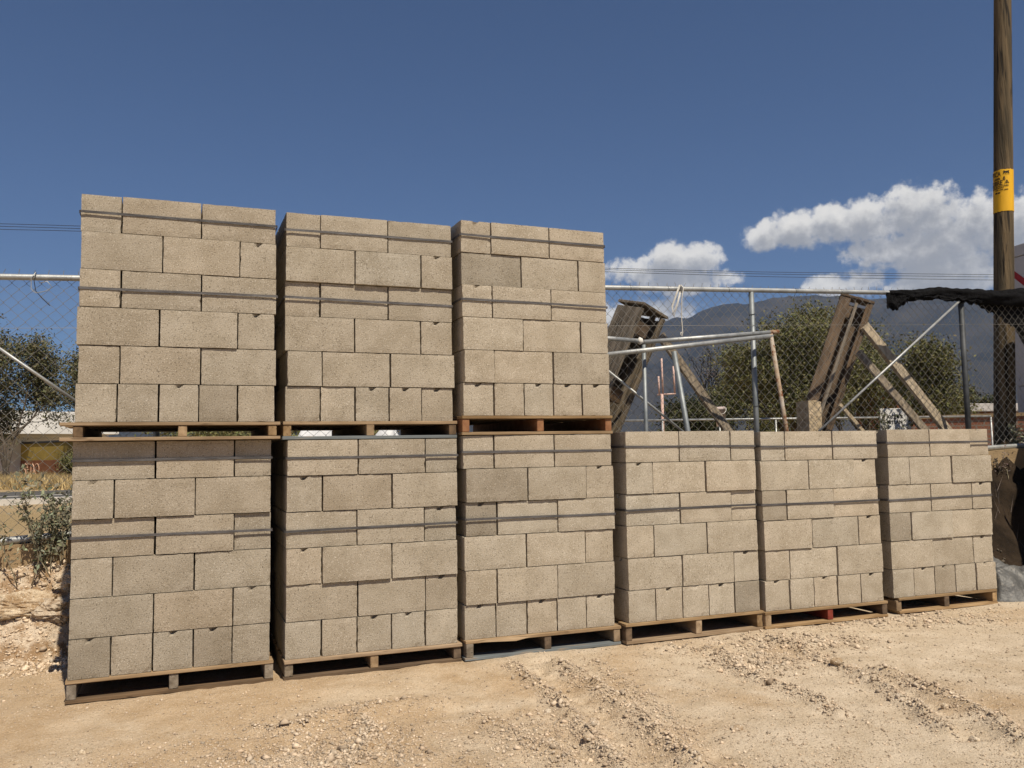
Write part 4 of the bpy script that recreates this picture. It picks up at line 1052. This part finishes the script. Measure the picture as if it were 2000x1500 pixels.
# ------------------------------------------------------------------ road and buildings across it
na, nb_ = onz(0, 986.5, .5), onz(143, 980.5, .5); rd = (nb_ - na).normalized(); rd.z = 0; rd.normalize(); rn = Vector((-rd.y, rd.x, 0))
fw = (onz(0, 962.5, .5) - na).dot(rn)
def strip(name, o0, o1, z, mat, length=(-40, 90), th=.05, **kw):
    a, b = length; V = [na + rd * s + rn * o + Vector((0, 0, zz)) for zz in (z - th, z) for s in (a, b) for o in (o0, o1)]
    V = [(v.x, v.y, v.z) for v in V]
    return MB().add(V, [(0, 1, 3, 2), (4, 6, 7, 5), (0, 4, 5, 1), (2, 3, 7, 6), (0, 2, 6, 4), (1, 5, 7, 3)]).build(name, mat, **kw)
strip('road', 0, fw, .012, M['asphalt'], kind='structure', label='grey asphalt road running past behind the fence')
strip('kerb', -.28, -.003, .10, M['line'], th=.2, kind='structure', label='pale concrete kerb along the road')
strip('lane_line', fw * .52, fw * .52 + .12, .017, M['line'], th=.004, kind='structure', label='white painted line along the road')
def block(root, lo, hi, name, mat, **kw): return MB().box(lo, hi, .01).build(name, mat, root, **kw)
gw = onz(32, 936, .5); e = onz(140, 938, .5); yawg = math.atan2(e.y - gw.y, e.x - gw.x)
root = empty('graffiti_wall', gw, yawg, label='low ochre and oxide red wall with pale graffiti across the road', cat='wall')
block(root, (-.0, 0, 0), (7, .2, .72), 'lower_wall', M['oxide']); block(root, (0, .004, .722), (7, .196, 1.36), 'upper_wall', M['ochre']); block(root, (-.02, -.03, 1.362), (7, .23, 1.44), 'coping', M['dark'])
V, F = text_mesh('OSEIO', .62, .0); 
me = bpy.data.meshes.new('graffiti')
def outline(pts_, r=.022): return MB().tube([(x, -.006, z) for x, z in pts_], r, 4)
gi = 0
for cx, kind in ((.35, 'o'), (.78, 's'), (1.18, 'e'), (1.52, 'n'), (1.92, 'o')):
    if kind == 'o': q = [(cx + .2 * math.cos(a), .38 + .22 * math.sin(a)) for a in np.linspace(0, 6.283, 15)]
    elif kind == 's': q = [(cx + .17, .55), (cx + .05, .61), (cx - .13, .55), (cx - .10, .42), (cx + .12, .35), (cx + .14, .20), (cx - .02, .15), (cx - .16, .22)]
    elif kind == 'e': q = [(cx + .15, .58), (cx - .12, .60), (cx - .13, .38), (cx + .08, .38), (cx - .13, .38), (cx - .12, .16), (cx + .15, .18)]
    else: q = [(cx - .14, .15), (cx - .14, .5), (cx, .6), (cx + .12, .5), (cx + .13, .15)]
    outline(q).build('graffiti_letter', M['chalk'], root)
wb = onz(-120, 938, .5)
root = empty('white_building', wb, yawg, label='white rendered building beside the graffiti wall, behind the thorny tree', cat='building')
yw = onz(28, 936, .5); Lw = (yw - wb).length
block(root, (-6, 0, 0), (Lw, 5, 1.6), 'wall', M['white']); block(root, (-6, -.08, 1.605), (Lw + .08, 5.1, 1.72), 'cornice', M['white']); block(root, (-6, .6, 1.725), (Lw + 1.2, 5, 2.6), 'upper_wall', M['white'])
block(root, (-2.2, -.02, .7), (-1.2, .05, 1.3), 'window', M['dark'])

# ------------------------------------------------------------------ small things behind the fence
def chipped_post():
    p = P(1582, 850, 8.25); p.z = G(p.x, p.y, False); top = P(1582, 784, 8.25).z; m = MB(); V = []; n = 9; w = .088
    for i in range(n + 1):
        z = (top - p.z + .1) * i / n - .1
        for k in range(12):
            a = 2 * math.pi * k / 12 + .2; c, s = math.cos(a), math.sin(a); r = w / max(abs(c), abs(s)) * .98 * (1 + .06 * fbm(c * 2, s * 2, z * 4, 3)); V.append((r * c, r * s, z + (.02 * fbm(c * 3, s * 3, 5) if i == n else 0)))
    F = [(i * 12 + k, i * 12 + (k + 1) % 12, (i + 1) * 12 + (k + 1) % 12, (i + 1) * 12 + k) for i in range(n) for k in range(12)] + [tuple(n * 12 + k for k in range(12))]
    o = m.add(V, F).build('concrete_post', M['stub'], label='short chipped concrete post stub behind the single-height stacks', cat='post'); o.location = p; o.rotation_euler = (0, 0, .5)
chipped_post()
def sign():
    Y = 10.5; a, b = P(1720, 838, Y), P(1777, 797, Y); c = (a + b) / 2; w = (b.x - a.x); h = .36
    root = empty('sign_board', (c.x, c.y, G(c.x, c.y, False)), label='small white sign board with black lettering behind plants', cat='sign')
    zt = b.z - root.location.z
    MB().box((-w / 2, -.01, zt - h), (w / 2, .01, zt), .002).build('panel', M['white'], root)
    for s in (-1, 1): MB().box((s * w * .35 - .015, .012, -.1), (s * w * .35 + .015, .04, zt - .05)).build('leg', M['grey_wood_z'], root)
    for tx, sz_, zz in (("Jorge's", .075, .12), ('MITLAN', .055, .19)):
        V, F = text_mesh(tx, sz_, .002); me = bpy.data.meshes.new('lettering'); me.from_pydata([(v[0] - w * .30, -.013, v[1] + zt - zz) for v in V], [], F); me.update(); link('lettering', me, M['ink'], root)
    weed(Vector((c.x + .11, c.y - .14, G(c.x, c.y - .12, False))), 1.0, 2, 71, 'dark leafy plant in front of the small white sign', M['leaf_dark'], spread=.06, leaf=.022, dens=22)
    weed(Vector((c.x - .10, c.y - .12, G(c.x, c.y - .12, False))), .80, 3, 73, 'short dark plant at the lettered side of the small white sign', M['leaf_dark'], spread=.10, leaf=.020, dens=20)
sign()
def wall_house():
    a, b = P(1770, 812, 15), P(2040, 803, 14); a.z = b.z = .5; yaw = math.atan2(b.y - a.y, b.x - a.x); L = (b - a).length; h = P(1850, 810, 14.6).z - .5
    root = empty('brick_wall', a, yaw, label='low red brick wall behind the single-height stacks', cat='wall')
    MB().box((0, 0, -.1), (L, .15, h - .06)).build('brickwork', M['brick'], root); MB().box((-.01, -.03, h - .058), (L, .18, h)).build('coping', M['footing'], root)
    a = P(1180, 822, 12.6); b = P(1935, 813, 13.4)
    root = empty('pipe_railing', (a.x, a.y, .5), label='thin pale pipe railing in front of the low brick wall', cat='railing'); add = thing_parts(root)
    add(MB().tube([a, b], .016, 8), 'rail', M['galv'])
    for i in range(8):
        p = a.lerp(b, i / 7); add(MB().tube([(p.x, p.y, .35), (p.x, p.y, p.z - .012)], .014, 8), 'post', M['galv'])
    c = P(1912, 800, 45); c.z = .5; zt = P(1912, 789, 45).z - .5; root = empty('house', c, .2, label='distant low house with a pale flat roof slab', cat='house')
    MB().box((-1.6, 0, 0), (3.4, 3, zt - .42)).build('wall', M['oxide'], root); MB().box((-1.9, -.5, zt - .418), (3.6, 3.2, zt), .02).build('roof', M['roof'], root)
    MB().box((.1, -.02, .8), (.9, .05, 1.9)).build('window', M['dark'], root)
    c = P(1772, 800, 40); c.z = .5; zt = P(1772, 766, 40).z - .5; root = empty('house', c, .2, label='distant dark red house behind the prop boards', cat='house')
    MB().box((-.7, 0, 0), (1.2, 3, zt - .30)).build('wall', M['oxide'], root); MB().box((-.8, -.1, zt - .298), (1.3, 3.1, zt), .02).build('roof', M['redpaint'], root); MB().box((.0, -.02, .7), (.5, .05, 1.5)).build('window', M['dark'], root)
wall_house()
def clad():
    A = P(1977, 600, 15.2); Bx = A + Vector((.040, -.21, 0)).normalized() * 6; A = Vector((A.x, A.y, .5)); d = (Bx - A); d.z = 0; d.normalize(); yaw = math.atan2(d.y, d.x)
    h = P(1985, 476, 14.9).z - .5
    root = empty('clad_building', A, yaw, label='tall grey clad building with a red chevron beside the utility pole', cat='building')
    MB().box((.0, .02, 0), (7, 6, h - .02)).build('core', M['panel'], root)
    rows = [0, .85, 1.75, 2.75, h - .22, h]
    for i in range(5):
        for k in range(3): MB().box((2.5 * k, -.02, rows[i] + .008), (2.5 * (k + 1) - .012, .018, rows[i + 1] - .008), .004).build('panel', M['panel'], root)
    zc = P(1990, 569, 14.9).z - .5; zt = P(1990, 520, 14.9).z - .5
    m = MB(); x = .62; w = .55; s = .16
    V = [(x, -.024, zc), (x - w, -.024, zt), (x - w - s, -.024, zt), (x, -.024, zc - .0), (x + w, -.024, zt), (x + w + s, -.024, zt), (x, -.024, zc - .16)]
    m.add(V, [(0, 6, 2, 1), (0, 4, 5, 6)]); m.build('chevron', M['redpaint'], root, label='red chevron')
clad()
def pink_post():
    Y = 13.0; b = P(1294, 850, Y); b.z = .5; root = empty('pink_trellis_post', b, label='thin pink painted post with upright rods beside the weathered grey timber', cat='post'); add = thing_parts(root)
    def q(px, py): return P(px, py, Y)
    add(MB().tube([(b.x, b.y, .4), q(1293, 770)], .022, 8), 'shaft', M['pinkpaint'])
    for p0, p1 in (((1286, 735), (1288, 772)), ((1292, 700), (1295, 772)), ((1315, 715), (1318, 768))): add(MB().tube([q(*p0), q(*p1)], .014, 6), 'rod', M['pinkpaint'])
    add(MB().tube([q(1284, 771), q(1320, 769)], .012, 6), 'crossbar', M['pinkpaint'])
pink_post()
def bucket():
    Y = 11.0; c = P(1409, 832, Y); h = P(1405, 795, Y).z - c.z; root = empty('bucket', c, label='pale pink plastic bucket set down among rubble behind the fence', cat='bucket')
    root.rotation_euler = (.1, -.12, 0)
    n = 20; V = []
    for r, z in ((.058, 0), (.074, h * .86), (.080, h * .86), (.080, h * .97), (.072, h), (.070, h * .97), (.055, .02)):
        V += [(r * math.cos(2 * math.pi * k / n), r * math.sin(2 * math.pi * k / n), z) for k in range(n)]
    F = [(i * n + k, i * n + (k + 1) % n, (i + 1) * n + (k + 1) % n, (i + 1) * n + k) for i in range(6) for k in range(n)] + [tuple(range(n))[::-1], tuple(6 * n + k for k in range(n))]
    MB().add(V, F).build('body', M['bucket'], root, True)
    MB().tube([(.082 * math.cos(a), -.03 - .05 * math.sin(a), h * .93 - .07 * math.sin(a)) for a in np.linspace(0, math.pi, 12)], .003, 5).build('handle', M['galv'], root)
    # the block of rubble that carries it
    m = MB(); V0, F0 = ico(); zc = c.z - .5
    o = m.add([(v[0] * .55 * (1 + .2 * random.uniform(-1, 1)), v[1] * .4, v[2] * zc * .62) for v in V0], F0.tolist()).build('rubble_heap', M['rock'], label='low heap of pale rubble under the plastic bucket', cat='rubble'); o.location = (c.x - .2, c.y, .5 + zc * .38)
bucket()
def tarp_pile():
    Y = 9.2; a = P(540, 850, Y); b = P(800, 850, Y); zt = P(670, 838, Y).z; n, m = 40, 20; V = []
    zg = G(a.x + .5, a.y, False)
    for i in range(n + 1):
        for j in range(m + 1):
            u, v = i / n, j / m; x = a.x + (b.x - a.x) * u; y = a.y - .2 + .9 * v; h = (zt - zg) * (sstep(0, .18, u) * (1 - sstep(.85, 1, u)) * sstep(0, .25, v) * (1 - sstep(.75, 1, v))) * (1 + .10 * fbm(u * 4, v * 4, 1, 4) - .25 * math.exp(-((u - .62) / .1) ** 2))
            V.append((x, y, zg - .02 + h + .02 * fbm(u * 9, v * 9, 3, 3)))
    F = [(i * (m + 1) + j, (i + 1) * (m + 1) + j, (i + 1) * (m + 1) + j + 1, i * (m + 1) + j + 1) for i in range(n) for j in range(m)]
    link('tarpaulin_heap', npmesh('tarpaulin_heap', V, F, True), M['white_tarp'], label='pale tarpaulin heap seen through the gap of the raised blue-edged pallet', cat='tarpaulin')
tarp_pile()
